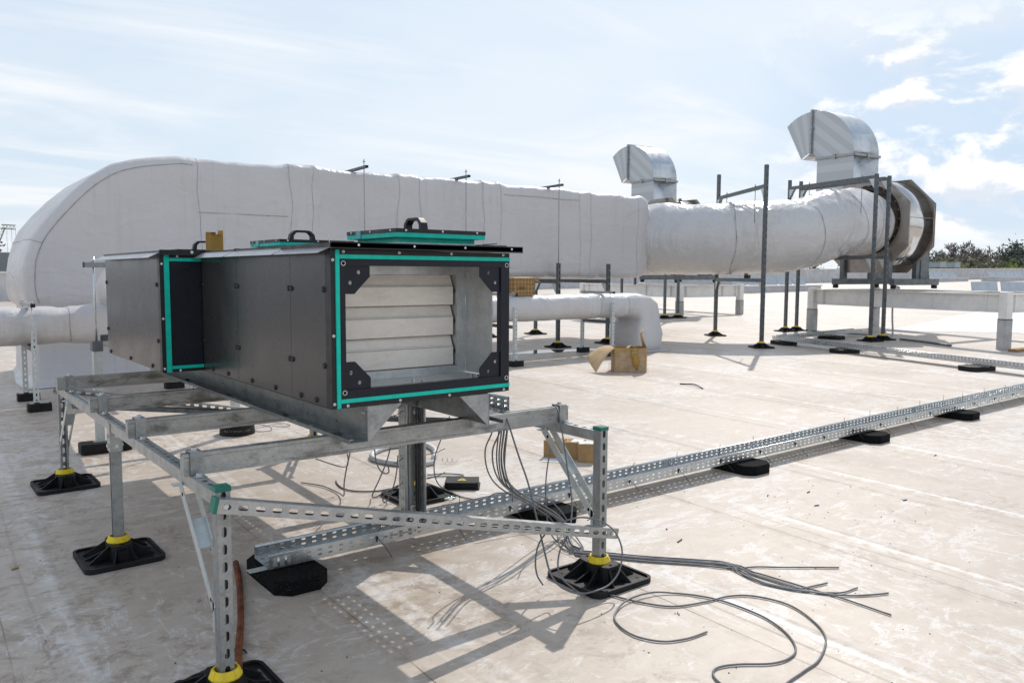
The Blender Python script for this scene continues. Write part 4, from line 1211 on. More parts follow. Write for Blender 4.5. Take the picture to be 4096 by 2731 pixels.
    def belbow(g):
        # side faces cut into diagonal bands
        dirv = V((math.cos(R(38)), math.sin(R(38))))  # band direction
        nv = V((-dirv.y, dirv.x)); poly = [V(p) for p in el]
        lo = min(p.dot(nv) for p in poly); hi = max(p.dot(nv) for p in poly); NB = 7
        for b in range(NB):
            a0 = lo + (hi - lo) * b / NB; a1 = lo + (hi - lo) * (b + 1) / NB
            def clip(P, f):
                out = []
                for i in range(len(P)):
                    p, q = P[i], P[(i + 1) % len(P)]; fp, fq = f(p), f(q)
                    if fp >= 0: out.append(p)
                    if fp * fq < 0: out.append(p + (q - p) * (fp / (fp - fq)))
                return out
            P = clip(clip(poly, lambda p: p.dot(nv) - a0), lambda p: a1 - p.dot(nv))
            if len(P) < 3: continue
            for w in (w0, w1):
                o = 0.0 * (b % 2) * (-1 if w == w0 else 1)
                g.poly([(w + o, p.x, p.y) for p in P], 1 + b % 2)
    hd = tube_section('hood', el, ['hood_zinc', 'hood_band', 'hood_band_light'], closed_edges=set(range(0, na - 1)) | {na, na + 1}, bands=belbow)
    # outlet
    oa = [(yc + .02, zc + ro)] + [(yc + .02 + .98 * math.sin(R(a)), zc + .02 + .98 * math.cos(R(a))) for a in (8, 16, 24, 32, 40)]
    poly = oa + [(yc + .26, zc + .03), (yc + .22, zc + .02), (yc + .12, zc + .08), (yc + .02, zc + ri)]
    def bout(g):
        tip, bot = V(oa[-1]), V((yc + .26, zc + .03)); c0 = V(oa[0]); c1 = V((yc + .02, zc + ri)); K = 5
        for k in range(K):
            f0, f1 = k / K, (k + 1) / K
            def up(f):
                x = f * (len(oa) - 1); i = min(int(x), len(oa) - 2); return V(oa[i]).lerp(V(oa[i + 1]), x - i)
            def dn(f): return c1.lerp(bot, f) + V((0, .02 * math.sin(math.pi * f)))
            for w in (w0, w1):
                o = 0.0 * (k % 2) * (-1 if w == w0 else 1)
                g.poly([(w + o, p.x, p.y) for p in (up(f0), up(f1), dn(f1), dn(f0))], 1 + k % 2)
    tube_section('outlet', poly, ['hood_zinc', 'hood_band', 'hood_band_light'], parent=hd, closed_edges=set(range(0, len(oa) - 1)) | {len(oa), len(oa) + 1, len(oa) + 2}, bands=bout)
    g = G()
    for w in (w0 - .02, w1 + .02): g.bar((w, yc + .01, zc + ri), (w, yc + .01, zc + ro + .03), .04, .05, (1, 0, 0))
    g.bar((w0 - .02, yc + .01, zc + ro + .02), (w1 + .02, yc + .01, zc + ro + .02), .05, .04); g.bar((w0 - .02, yc + .01, zc + ri - .01), (w1 + .02, yc + .01, zc + ri - .01), .05, .04)
    g.box(w0 - .05, w0 - .02, yc - .03, yc + .03, zc + .62, zc + .66)
    g.build('outlet_flange', 'galv', hd)
    return t
fan = make_fan()
fan2 = copy_tree(fan)
fan.location = (15.50, 8.50, 1.115); fan.rotation_euler = (0, 0, R(-5))
fan2.location = (16.10, 14.40, 1.17); fan2.rotation_euler = (0, 0, R(-4))
fan2['label'] = 'farther fan behind the thick round duct, its smaller gooseneck hood showing above'
for o in (fan, fan2): o['group'] = 'exhaust fans with gooseneck hoods'

# white steel frames that carry the fans
def steelframe(pts, ztop, label, hb=.30):
    c = sum((V((p[0], p[1], 0)) for p in pts), V((0, 0, 0))) / len(pts)
    t = empty('beam_stand', (c.x, c.y, gz(c.x, c.y)), 0, label, 'beam frame', 'white beam frames for the fans')
    Z = [ztop] * len(pts)
    for i, p in enumerate(pts):
        z = gz(p[0], p[1]); d = V((pts[(i + 1) % len(pts)][0] - p[0], pts[(i + 1) % len(pts)][1] - p[1], 0)).normalized(); n_ = V((-d.y, d.x, 0))
        g = G(); g.frame_box((p[0], p[1], (ztop + .03 + ztop - hb - .10) / 2), d * .072, n_ * .072, V((0, 0, (hb + .13) / 2))); po = g.build('post', 'white_steel', t, bevel=.008)
        g = G(); h0 = ztop - hb - .105
        g.frame_box((p[0], p[1], (h0 + z - .02) / 2), d * .077, n_ * .077, V((0, 0, (h0 - z + .02) / 2))); g.frame_box((p[0], p[1], h0 + .001), d * .080, n_ * .080, V((0, 0, .006)), 1); g.build('skirt', ['skirt_grey', 'hole'], po, bevel=.006)
    n = len(pts)
    for i in range(n):
        a = V((pts[i][0], pts[i][1], 0)); b = V((pts[(i + 1) % n][0], pts[(i + 1) % n][1], 0)); d = (b - a).normalized(); a = a + d * .073; b = b - d * .073
        g = G(); zc_ = ztop - hb / 2
        g.bar((a.x, a.y, ztop - .009), (b.x, b.y, ztop - .009), .12, .016); g.bar((a.x, a.y, ztop - hb + .009), (b.x, b.y, ztop - hb + .009), .12, .016); g.bar((a.x, a.y, zc_), (b.x, b.y, zc_), .010, hb - .034)
        for f in (.06, .30, .94):
            q = a.lerp(b, f); nn = V((-d.y, d.x, 0)); g.frame_box((q.x, q.y, zc_), d * .006, nn * .052, V((0, 0, hb / 2 - .018)))
        g.build('beam', 'white_steel', t)
    # secondary beams under the fan
    a = V((*pts[0], 0)).lerp(V((*pts[1], 0)), .38); b = V((*pts[3], 0)).lerp(V((*pts[2], 0)), .38)
    g = G(); d = (b - a).normalized() * .08; g.bar((a.x + d.x, a.y + d.y, ztop - .011), (b.x - d.x, b.y - d.y, ztop - .011), .14, .02); g.bar((a.x + d.x, a.y + d.y, ztop - .12), (b.x - d.x, b.y - d.y, ztop - .12), .01, .19); g.build('beam', 'white_steel', t)
    return t
steelframe([(13.97, 5.28), (14.82, 9.17), (16.86, 8.95), (16.05, 5.06)], 1.02, 'low white steel beam frame on grey-wrapped legs under the big right-hand fan')
steelframe([(15.70, 13.38), (16.05, 17.3), (18.35, 17.15), (17.96, 13.25)], 1.03, 'low white steel beam frame seen beneath the thick round duct, under the farther fan')
# conduit dropping from the fan frame
g = G(); g.tube(catmull([(16.3, 8.2, 1.08), (15.5, 7.75, 1.06), (14.75, 7.45, 1.05), (14.55, 7.38, .98), (14.5, 7.36, .6), (14.48, 7.33, .25), (14.3, 7.30, .19), (13.9, 7.35, .18)], 6), .016, 8)
solo(g, 'conduit', 'galv', (14.5, 7.36, gz(14.5, 7.36)), 'thin galvanised conduit bending down over the white beam below the big fan', 'conduit')
# ------------------------------------------------------------------ perforated cable trays
def tray(name, p0, p1, w, h, label, cat='cable tray', pitch=.05, pads=(), rows=2, brows=3, up=(0, 0, 1), parent=None, lip=.012, mat='galv_tray', hu=.0105, hv=.0042):
    p0 = V(p0); p1 = V(p1); a = (p1 - p0); L = a.length; a.normalize(); upv = V(up); upv = (upv - a * upv.dot(a)).normalized(); s = a.cross(upv)   # s points to the right of travel
    t = tag(empty(name, p0), label, cat) if parent is None else parent
    g = G(); o = p0 - s * w / 2
    # floor
    g.slotsheet(p0 + s * w / 2, a, -s, L, w, [w * (k + .5) / brows for k in range(brows)], pitch, hu, hv)
    g.build('tray_floor', mat, t, solid=.0012)
    for sg in (1, -1):
        g = G(); q = p0 + s * sg * w / 2
        g.slotsheet(q, a, upv, L, h, [h * .32, h * .68], pitch, hu, hv)
        top = q + upv * h; e = -s * sg
        P = [top, top + e * .003 + upv * .002, top + e * lip * .6 + upv * .001, top + e * lip - upv * .004, top + e * lip - upv * .010]
        for c, d in zip(P, P[1:]): g.poly([c, d, d + a * L, c + a * L], 0, True)
        g.build('side_wall', mat, t, solid=.0012)
    return t, a, s
# main tray across the floor
A0 = V((1.215, 3.295, .0)); A1 = V((10.4, 3.198, .0)); zt0 = .066
A0.z = gz(*A0.xy) + zt0; A1.z = gz(*A1.xy) + zt0
TR, ta, ts = tray('cable_tray', A0, A1, .175, .058, 'long perforated steel cable tray crossing the roof beneath the platform toward the right edge')
for sg in (1, -1):   # connector clips near the end
    g = G()
    q = A0 + ts * sg * .0885 + ta * .055
    g.frame_box(q + V((0, 0, .027)), ta * .038, V((0, 0, .018)), ts * .0016, 0)
    for d in (-.016, .016): g.cyl(q + ta * d + V((0, 0, .012)) + ts * sg * .003, q + ta * d + V((0, 0, .046)) + ts * sg * .003, .005, n=8)
    g.build('clip', ['bolt', 'hole'], TR)
for X in (3.86, 7.0):
    for sg in (1, -1):
        g = G()
        q = A0 + ta * (X - A0.x) + ts * sg * .0895; g.frame_box(q + V((0, 0, .027)), ta * .03, V((0, 0, .022)), ts * .002); g.cyl(q + ta * .012 + V((0, 0, .008)), q + ta * .012 + V((0, 0, .045)), .005, n=8); g.build('clip', 'bolt', TR)
q = A0 + ta * .62 + ts * .0885 + V((0, 0, .029)); rz = math.atan2(ta.y, ta.x)
text('OBO  6047630  RKSM 615 FS  CE', .0125, q - A0 + ts * .0008, (R(90), 0, rz), 'steel_grey', TR, depth=.0002)
q = A0 + ta * 1.02 + ts * .0885 + V((0, 0, .029)); text('4012196114009  MMB60  200x60mm', .0095, q - A0 + ts * .0008, (R(90), 0, rz), 'steel_grey', TR, depth=.0002)
# cable ties fastened in the tray
random.seed(11)
k = 0; X = 1.72
while X < 8.9:
    jit = random.uniform(-.05, .05)
    q = A0 + ta * (X + jit - A0.x) + ts * .0895
    g = G(); g.frame_box(q + V((0, 0, .026)) + ts * .0015, ta * .0025, V((0, 0, .010)), ts * .0015); g.frame_box(q + V((0, 0, .037)) + ts * .003, ta * .0045, V((0, 0, .004)), ts * .003)
    e = q + ts * random.uniform(.07, .10) + ta * random.uniform(.005, .03) + V((0, 0, random.uniform(-.05, -.02)))
    g.tube([q + V((0, 0, .036)) + ts * .004, q.lerp(e, .5) + V((0, 0, .026)), e], .0016, 5, 0); g.build('cable_tie', 'tie_black', TR)
    if k % 1 == 0:
        q = A0 + ta * (X + jit + .12 - A0.x) - ts * random.uniform(.02, .07); g = G()
        if random.random() < .5: pts = [q + V((0, 0, .004)), q + V((.003, 0, .05)), q + V((random.uniform(0, .01), 0, random.uniform(.09, .115)))]
        else: pts = [q + V((-.06, 0, .006)), q + V((-.01, -.01, .045)), q + V((.035, -.015, random.uniform(.075, .10)))]
        g.tube(catmull(pts, 3), .0016, 5); g.build('cable_tie', 'tie_black', TR)
    X += .40; k += 1
# rubber crumb pads under it
def padthing(x, y, label, rz=0, L=.40, W=.19, H=.062, cat='pad', mat='crumb', hi=True):
    z = gz(x, y); g = G(); c = .055
    P = [(-L / 2, -W / 2 + c), (-L / 2 + c, -W / 2), (L / 2 - c, -W / 2), (L / 2, -W / 2 + c), (L / 2, W / 2 - c), (L / 2 - c, W / 2), (-L / 2 + c, W / 2), (-L / 2, W / 2 - c)]
    cs, sn = math.cos(rz), math.sin(rz)
    g.prism([(a * cs - b * sn, a * sn + b * cs) for a, b in P], (x, y, z - .002), (1, 0, 0), (0, 1, 0), (0, 0, H))
    t = empty('support_pad', (x, y, z), 0, label, 'rubber pad', 'rubber crumb pads under the cable trays')
    g.build('pad', mat, t, bevel=.004)
    g = G(); g.frame_box((x, y, z + H), (-.17 * sn, .17 * cs, 0) if False else (0.0, .0, .002), (.02 * cs, .02 * sn, 0), (-.165 * sn, .165 * cs, 0)); g.build('channel', 'zinc_white', t)
    return t
padthing(1.305, 3.25, 'thick black rubber pad under the open near end of the long tray', R(90), .42, .235)
padthing(2.72, 3.24, 'black rubber pad under the long tray behind the bundle of grey cables', R(90), .40, .25)
padthing(4.40, 3.21, 'black rubber pad under the long tray, first one right of the platform', R(90), .36, .25)
padthing(5.93, 3.20, 'black rubber pad under the long tray, second one right of the platform', R(90), .36, .25)
padthing(7.45, 3.18, 'black rubber pad under the long tray, the one nearest the right edge', R(90), .36, .25)
# riser beside the middle leg, with cables strapped inside
RS = empty('riser_tray', (2.005, 3.40, .07), 0, 'upright perforated cable tray rising from the floor tray beside the middle leg', 'cable tray')
tray('r', (2.005, 3.402, .085), (2.005, 3.402, .80), .118, .060, None, parent=RS, up=(0, -1, 0), mat='galv_sheet', hu=.012, hv=.0035, brows=2)
g = G()
g.frame_box((2.035, 3.399, .125), (.03, 0, 0), (0, .0004, 0), (0, 0, .035), 0); g.frame_box((2.035, 3.3985, .125), (.027, 0, 0), (0, .0004, 0), (0, 0, .032), 1); g.build('sticker', ['red_ink', 'paper'], RS)
text('OBO', .016, V((2.035, 3.3978, .14)) - wloc(RS), (R(90), 0, 0), 'ink', RS, depth=.0001); text('20262', .014, V((2.035, 3.3978, .115)) - wloc(RS), (R(90), 0, 0), 'ink', RS, depth=.0001)
for zc_ in (.16, .29, .41, .53, .64):
    for (x, s_) in ((1.942, -1), (2.066, 1)):
        g = G(); g.tube([(x, 3.37, zc_), (x + s_ * .004, 3.355, zc_), (x + s_ * .06, 3.33, zc_ + .012 * s_), (x + s_ * (.09 if s_ > 0 else .075), 3.31, zc_ + (.03 if s_ > 0 else 0))], .0018, 5); g.build('cable_tie', 'tie_black', RS)
for i, (x, y) in enumerate(((1.975, 3.385), (1.982, 3.37), (2.035, 3.385), (2.045, 3.375), (2.04, 3.362), (2.052, 3.36), (2.03, 3.37))):
    g = G(); g.tube([(x + .002 * math.sin(zz * 9 + i), y, zz) for zz in [.075 + .05 * k for k in range(15)]], .0048, 6)
    tag(solo(g, 'riser_cable', 'cable' if i % 2 else 'cable_dark', (x, y, .075), 'grey cable strapped upright inside the riser tray', 'cable', 'cables in the riser tray'))
# short tray on the beams right of the unit
SB = empty('beam_tray', (2.03, 2.72, BT), 0, 'perforated cable tray lying on the platform beams along the right flank of the dark unit', 'cable tray')
tray('b', (2.03, 2.72, BT + .003), (2.03, 5.15, BT + .003), .14, .058, None, parent=SB)
# far L-shaped tray
c0 = (11.86, 7.98); c1 = (10.86, 3.5); c2 = (14.4, 7.95)
def zz_(p, h=.075): return (p[0], p[1], gz(*p) + h)
FT, fa, fs = tray('floor_tray', zz_(c0), zz_(c1), .20, .058, 'far perforated cable tray turning a corner in front of the big fan')
tray('f', zz_((11.95, 7.96)), zz_(c2), .18, .058, None, parent=FT)
for x, y, lab, rz in ((11.82, 7.82, 'flat black pad under the corner of the far tray', R(75)), (11.50, 6.55, 'flat black pad under the far tray, next after the corner', R(-15)), (10.98, 4.45, 'flat black pad under the far tray close to the right edge', R(-15)), (13.4, 7.9, 'flat black pad under the short leg of the far tray near the slotted stands', R(90))):
    padthing(x, y, lab, rz, .44, .28, .062, mat='rubber')

# ------------------------------------------------------------------ cables
def cable(name, pts, r, label, group, mat='cable', n=5, close=False):
    P = catmull(pts, n)
    for p in P:
        p.z = max(p.z, gz(p.x, p.y) + r)
    g = G(); g.tube(P, r * .70, 8)
    b = P[0]; return solo(g, name, mat, (b.x, b.y, gz(b.x, b.y)), label, 'cable', group)
B1 = [(2.117,2.800,0.668),(2.108,2.800,0.606),(2.071,2.800,0.534),(2.079,2.800,0.449),(2.119,2.800,0.379),(2.200,2.800,0.313),(2.341,2.850,0.238),(2.472,2.900,0.161),(2.573,2.920,0.081),(2.594,2.884,0.014),(2.508,2.798,0.012),(2.488,2.741,0.011),(2.489,2.682,0.010)]
B2 = [(2.141,2.820,0.663),(2.133,2.820,0.599),(2.121,2.820,0.498),(2.129,2.820,0.419),(2.158,2.820,0.355),(2.240,2.820,0.289),(2.367,2.850,0.220),(2.500,2.900,0.142),(2.592,2.920,0.062),(2.605,2.876,0.014),(2.523,2.799,0.012),(2.505,2.740,0.011),(2.508,2.702,0.011)]
B3 = [(2.168,2.840,0.657),(2.164,2.840,0.593),(2.148,2.840,0.490),(2.157,2.840,0.410),(2.190,2.840,0.339),(2.282,2.840,0.271),(2.411,2.870,0.197),(2.527,2.900,0.126),(2.629,2.940,0.043),(2.603,2.852,0.013),(2.543,2.796,0.012),(2.529,2.746,0.011),(2.520,2.705,0.011)]
B4 = [(2.157,2.800,0.664),(2.150,2.800,0.601),(2.138,2.800,0.499),(2.142,2.800,0.421),(2.183,2.800,0.336),(2.283,2.800,0.266),(2.412,2.850,0.195),(2.538,2.880,0.115),(2.626,2.920,0.042),(2.634,2.881,0.014)]
C1 = [(2.057,2.720,0.721),(2.057,2.680,0.686),(2.073,2.620,0.541),(2.088,2.580,0.442),(2.070,2.520,0.367),(2.052,2.460,0.283),(2.032,2.400,0.202),(2.012,2.340,0.136),(2.022,2.300,0.094),(2.072,2.280,0.060),(2.117,2.270,0.047)]
LOOP = [(2.117,2.270,0.047),(2.185,2.260,0.044),(2.257,2.260,0.051),(2.309,2.260,0.087),(2.341,2.270,0.143),(2.341,2.280,0.200),(2.317,2.300,0.257),(2.262,2.320,0.299),(2.185,2.340,0.323),(2.151,2.380,0.311),(2.125,2.420,0.288),(2.081,2.440,0.258),(2.036,2.440,0.214),(2.020,2.440,0.152),(2.029,2.440,0.090),(2.060,2.440,0.041)]
C2 = [(2.365,2.750,0.698),(2.343,2.700,0.714),(2.312,2.640,0.696),(2.303,2.600,0.595),(2.285,2.550,0.474),(2.267,2.500,0.356),(2.212,2.440,0.288),(2.155,2.400,0.236),(2.081,2.360,0.203),(2.044,2.330,0.155),(2.046,2.310,0.115),(2.081,2.290,0.075),(2.126,2.280,0.045)]
C3 = [(2.500,2.900,0.494),(2.474,2.900,0.393),(2.462,2.900,0.297),(2.467,2.900,0.183),(2.482,2.900,0.082),(2.519,2.900,0.017),(2.522,2.850,0.012),(2.583,2.867,0.013),(2.646,2.900,0.028)]
C4 = [(2.340,3.200,0.187),(2.394,3.200,0.200),(2.480,3.180,0.186),(2.587,3.150,0.171),(2.642,3.100,0.151),(2.677,3.050,0.104),(2.692,3.000,0.053)]
L1 = [(2.133,4.000,0.317),(2.143,4.000,0.243),(2.169,4.000,0.190),(2.201,4.000,0.168),(2.223,4.000,0.177),(2.215,4.000,0.213),(2.202,4.000,0.225)]
L2 = [(2.271,4.064,0.300),(2.243,4.064,0.217),(2.197,4.064,0.124),(2.153,4.064,0.046),(2.153,4.064,0.024),(2.180,4.064,0.024),(2.230,4.064,0.044),(2.291,4.064,0.059),(2.320,4.064,0.069)]
L3 = [(2.252,3.946,0.277),(2.242,3.946,0.180),(2.219,3.946,0.096),(2.181,3.946,0.029),(2.159,3.946,0.023),(2.154,3.946,0.048),(2.176,3.946,0.078),(2.225,3.946,0.090),(2.252,3.946,0.095)]
L4 = [(1.990,5.117,0.035),(2.109,4.978,0.035),(2.189,4.890,0.034),(1.864,4.000,0.242),(1.895,3.950,0.257),(1.906,3.900,0.304),(1.916,3.900,0.344)]
L5 = [(1.915,4.300,0.238),(2.004,4.300,0.196),(2.079,4.300,0.167),(2.112,4.300,0.170),(2.118,4.300,0.200),(2.113,4.300,0.241)]
L6 = [(2.139,4.514,0.029),(2.113,4.438,0.028),(2.099,4.345,0.027),(2.113,4.273,0.026),(2.150,4.216,0.026),(2.234,4.164,0.026),(2.316,4.159,0.027),(2.379,4.168,0.027)]
R1 = [(2.572,3.900,0.473),(2.540,3.900,0.407),(2.507,3.900,0.335),(2.475,3.900,0.265),(2.463,3.900,0.196),(2.471,3.900,0.125),(2.503,3.900,0.070),(2.564,3.894,0.026),(2.566,3.764,0.024),(2.596,3.678,0.023)]
R2 = [(2.662,4.296,0.031),(2.769,4.254,0.032),(2.836,4.179,0.031),(2.834,4.142,0.031),(2.794,4.146,0.031),(2.687,4.226,0.031),(2.624,4.236,0.030)]
COIL = [(2.910,4.608,0.037),(3.023,4.770,0.040),(3.066,4.901,0.042),(3.056,4.976,0.043),(2.956,5.050,0.043),(2.831,5.077,0.042),(2.694,5.016,0.040),(2.606,4.926,0.039),(2.570,4.833,0.037),(2.577,4.740,0.036),(2.617,4.639,0.035),(2.688,4.539,0.035),(2.763,4.502,0.035),(2.847,4.509,0.036)]
ROPE = [(2.307,6.402,0.054),(2.405,6.441,0.055),(2.430,6.311,0.054),(2.373,6.189,0.052),(2.290,6.209,0.051),(2.282,6.310,0.053),(2.410,6.381,0.055),(2.556,6.415,0.056),(2.588,6.305,0.055),(2.518,6.273,0.054),(2.454,6.348,0.055)]
GB = 'grey cables of the bundle hanging from the platform'
heads = [B1, B2, B3, B4]
tail = [(2.484, 2.705), (2.581, 2.591), (2.681, 2.461), (2.834, 2.293), (2.923, 2.174)]
ends = [[(3.02, 2.10), (3.10, 2.032), (3.22, 1.94), (3.303, 1.873)], [(2.897, 2.10), (2.89, 1.957), (2.946, 1.848), (3.046, 1.816), (3.098, 1.804)], [(2.886, 2.02), (2.886, 1.938), (2.942, 1.806), (3.038, 1.712), (3.147, 1.695)], [(2.92, 2.02), (2.94, 1.86), (2.955, 1.775), (3.034, 1.672), (3.126, 1.613), (3.192, 1.584)], [(2.935, 2.05), (2.943, 2.011), (2.97, 1.785), (2.988, 1.645), (2.991, 1.467)]]
labs = ['grey cable of the hanging bundle whose end lies straight out to the right', 'grey cable of the hanging bundle with the shortest fanned-out end', 'grey cable of the hanging bundle, second shortest fanned-out end', 'grey cable of the hanging bundle with a pale banded end', 'grey cable of the hanging bundle reaching lowest in the picture']
for i in range(5):
    if i < 4: H = heads[i]
    else: H = [(x + .03, y + .02, z) for x, y, z in B3]
    o = (i - 2) * .013; P = [tuple(p) for p in H if not (p[2] < .03 and p[0] > 2.55)]
    if i == 3: P += [(2.58, 2.86, .012), (2.51, 2.79, .011), (2.50, 2.74, .011)]
    P += [(x + o * .75, y + o, gz(x, y) + .006 + (.006 if i % 2 else 0)) for x, y in tail] + [(x + o * .4, y + o * .4, gz(x, y) + .006) for x, y in ends[i]]
    cable('grey_cable', P, .0052, labs[i], GB)
for i in range(3):   # companions in the bundle, cut at the same place
    P = [(x + .018 * (i - 1), y + .03 - .012 * i, z + .004 * i) for x, y, z in (B2 if i else B1) if not (z < .03 and x > 2.55)]
    P += [(x + .02 * (i - 1), y + .022 * (1 - i), gz(x, y) + .011) for x, y in tail] + [(x + .012 * (i - 1), y + .01, gz(x, y) + .006) for x, y in ends[2 + i % 3][:-1]]
    cable('grey_cable', P, .0048, 'grey cable inside the middle of the hanging bundle', GB)
big1 = [(2.198, 2.33), (2.264, 2.279), (2.309, 2.161), (2.386, 2.043), (2.519, 1.991), (2.648, 1.966), (2.731, 1.903), (2.769, 1.771), (2.711, 1.624), (2.619, 1.521), (2.462, 1.451), (2.348, 1.437), (2.20, 1.42), (2.05, 1.36)]
big2 = [(2.321, 1.816), (2.219, 1.826), (2.131, 1.868), (2.087, 1.959), (2.108, 2.065), (2.166, 2.132), (2.276, 2.176), (2.407, 2.17), (2.495, 2.12), (2.563, 2.026), (2.594, 1.924), (2.595, 1.768), (2.549, 1.641), (2.474, 1.55), (2.394, 1.518), (2.307, 1.533), (2.211, 1.599), (2.137, 1.626), (2.09, 1.606), (2.064, 1.556), (2.05, 1.47)]
GL = 'loose grey cables looping round the right front leg'
cable('grey_cable', C1 + [(x, y, gz(x, y) + .006) for x, y in big1], .0055, 'grey cable dropping past the brace and making the widest loop on the roof', GL)
cable('grey_cable', [(x, y, gz(x, y) + .006 + (.008 if i in (6, 7) else 0)) for i, (x, y) in enumerate(big2)], .0055, 'loose grey cable lying in an S-shaped loop nearest the camera', GL)
cable('grey_cable', C2[:-1] + LOOP, .0050, 'grey cable hung over the front beam end, curling in an upright ring', GL)
cable('grey_cable', C3, .0046, 'grey cable hanging straight down behind the right knee brace', GL)
cable('grey_cable', C4, .0046, 'grey cable arching over the floor tray behind the hanging bundle', GL)
GM = 'grey cables hanging beneath the middle of the platform'
for nm, P, r, lab in (('grey_cable', L1, .0055, 'short grey cable loop hanging left of the riser tray'), ('grey_cable', L2, .0055, 'grey cable making a sharp hairpin just above the roof left of the riser'), ('grey_cable', L3, .0055, 'grey cable making a round drop loop closest to the riser tray'), ('grey_cable', L4, .0055, 'grey cable lying on the roof and rising to the beam, lower of two'), ('grey_cable', L5, .0050, 'grey cable lying on the roof and rising to the beam, upper of two'), ('grey_cable', R1, .0052, 'single grey cable hanging right of the riser tray down to the floor tray'), ('grey_cable', R2, .0055, 'grey cable lying in a flat loop behind the black box lid')):
    if nm == 'grey_cable' and P is L4:
        P = [(1.95, 4.60, .03), (2.02, 4.45, .03), (2.03, 4.25, .03), (1.98, 4.08, .06), (1.935, 3.98, .16), (1.93, 3.93, .27), (1.95, 3.9, .40)]
    cable(nm, P, r, lab, GM)
cable('grey_cable', L6, .0060, 'dark grey cable curving on the roof toward the middle foot', GM, 'cable_dark')
cable('thin_wire', ROPE, .0035, 'tangle of thin grey wire on the roof beside the round black base', None)
# corrugated conduit coil
P = catmull(COIL, 14); g = G(); P2 = []; rs = []
for i in range(len(P) - 1):
    for k in range(2):
        p = P[i].lerp(P[i + 1], k / 2); p.z = gz(p.x, p.y) + .018; P2.append(p)
rs = [.0165 + .0022 * (1 if i % 2 else -1) for i in range(len(P2))]
g.tube(P2, rs, 10)
solo(g, 'corrugated_hose', 'conduit', (2.8, 4.8, gz(2.8, 4.8)), 'white corrugated hose coiled on the roof behind the riser tray', 'hose')
g = G(); sp = [V((2.90 + .030 * (k / 10), 4.50 - .02 * (k / 10), .04)) + V((.012 * math.cos(k * .7), 0, .016 * math.sin(k * .7) + .012)) for k in range(28)]
g.tube(sp, .002, 5); solo(g, 'hose_curl', 'conduit', (2.93, 4.48, gz(2.93, 4.48)), 'springy white curl of cut hose next to the coil end', 'scrap')

# ------------------------------------------------------------------ black box lid with warning triangle
t = empty('junction_box', (2.70, 3.96, gz(2.70, 3.96)), R(-38), 'flat black junction box lid with a yellow warning triangle beside the middle foot', 'box')
g = G(); g.prism(rsq(.215, .165, .012), (0, 0, 0), (1, 0, 0), (0, 1, 0), (0, 0, .008)); g.prism(rsq(.20, .15, .010), (0, 0, .008), (1, 0, 0), (0, 1, 0), (0, 0, .034))
for sx in (-1, 1):
    for sy in (-1, 1): g.cyl((sx * .09, sy * .065, .042), (sx * .09, sy * .065, .0424), .005, n=10, m=1, smooth=False)
bx = g.build('lid', ['rubber', 'hole'], None, bevel=.002); bx.parent = t
s3 = .058
g = G(); g.prism([(-s3 / 2, -s3 * .3), (s3 / 2, -s3 * .3), (0, s3 * .57)], (0, 0, .0421), (1, 0, 0), (0, 1, 0), (0, 0, .0006))
g.prism([(.003, .020), (-.007, .002), (-.001, .002), (-.004, -.013), (.007, .006), (.001, .006)], (0, 0, .0428), (1, 0, 0), (0, 1, 0), (0, 0, .0004), 1); ws_ = g.build('warning_sign', ['yellow', 'ink'], None); ws_.parent = bx
g = G(); g.box(-.018, .018, -.02, .02, 0, .001); o = solo(g, 'paper_scrap', 'paper', (0, 0, 0), 'scrap of white paper next to the black box lid', 'scrap'); o.location = (2.72, 3.76, gz(2.72, 3.76) + .001); o.rotation_euler = (0, 0, .6)
# hardware lying on the middle right foot
z0 = gz(RX, 3.94) + .022
g = G(); g.cyl((2.425, 3.735, z0 + .006), (2.468, 3.725, z0 + .006), .0045, n=8); g.cyl((2.462, 3.7264, z0 + .006), (2.470, 3.7245, z0 + .006), .0085, n=6)
solo(g, 'loose_bolt', 'bolt', (2.447, 3.73, z0), 'loose zinc bolt lying on the middle right foot', 'bolt')
random.seed(4)
for k in range(5):
    g = G(); g.box(-.013, .013, -.012, .012, 0, .002); o = solo(g, 'square_washer', 'zinc_white', (0, 0, 0), 'square zinc washer in the little pile on the middle right foot', 'washer', 'square washers on the middle right foot')
    o.location = (2.435 + random.uniform(-.03, .04), 3.705 + random.uniform(-.012, .014), z0 + .001 + .0022 * k); o.rotation_euler = (random.uniform(-.12, .12), random.uniform(-.12, .12), random.uniform(0, 3))

# ------------------------------------------------------------------ boxes
def carton(name, x, y, z, rz, L, W, H, label, mats=('cardboard', 'paper', 'ink'), sheet=None, seam=True, group=None):
    t = empty(name, (x, y, z), rz, label, 'carton', group)
    g = G(); g.box(-L / 2, L / 2, -W / 2, W / 2, 0, H); g.box(-L / 2 + .003, L / 2 - .003, -.0006, .0006, H, H + .0006, 2)
    b = g.build('box', [mats[0], mats[0], 'cardboard_light'], None); b.parent = t
    if sheet:
        g = G(); g.box(sheet[0], sheet[1], sheet[2], sheet[3], H + .0008, H + .0018)
        for k in range(7): 
            x_ = sheet[0] + (sheet[1] - sheet[0]) * (.3 + .06 * k); g.box(x_, x_ + .003 + .002 * (k % 2), sheet[2] + .012, sheet[2] + .022, H + .0018, H + .0020, 1)
        p = g.build('label_sheet', ['paper', 'ink'], None); p.parent = t
    return t
carton('cardboard_box', 3.665, 4.215, gz(3.66, 4.2), R(-56), .14, .115, .115, 'brown cardboard box left of a pair behind the right knee brace', sheet=None, group='brown boxes behind the right knee brace')
carton('cardboard_box', 3.745, 4.10, gz(3.74, 4.1), R(-56), .125, .13, .115, 'brown cardboard box with a white label, middle one behind the right knee brace', sheet=(-.02, .055, -.05, .055), group='brown boxes behind the right knee brace')
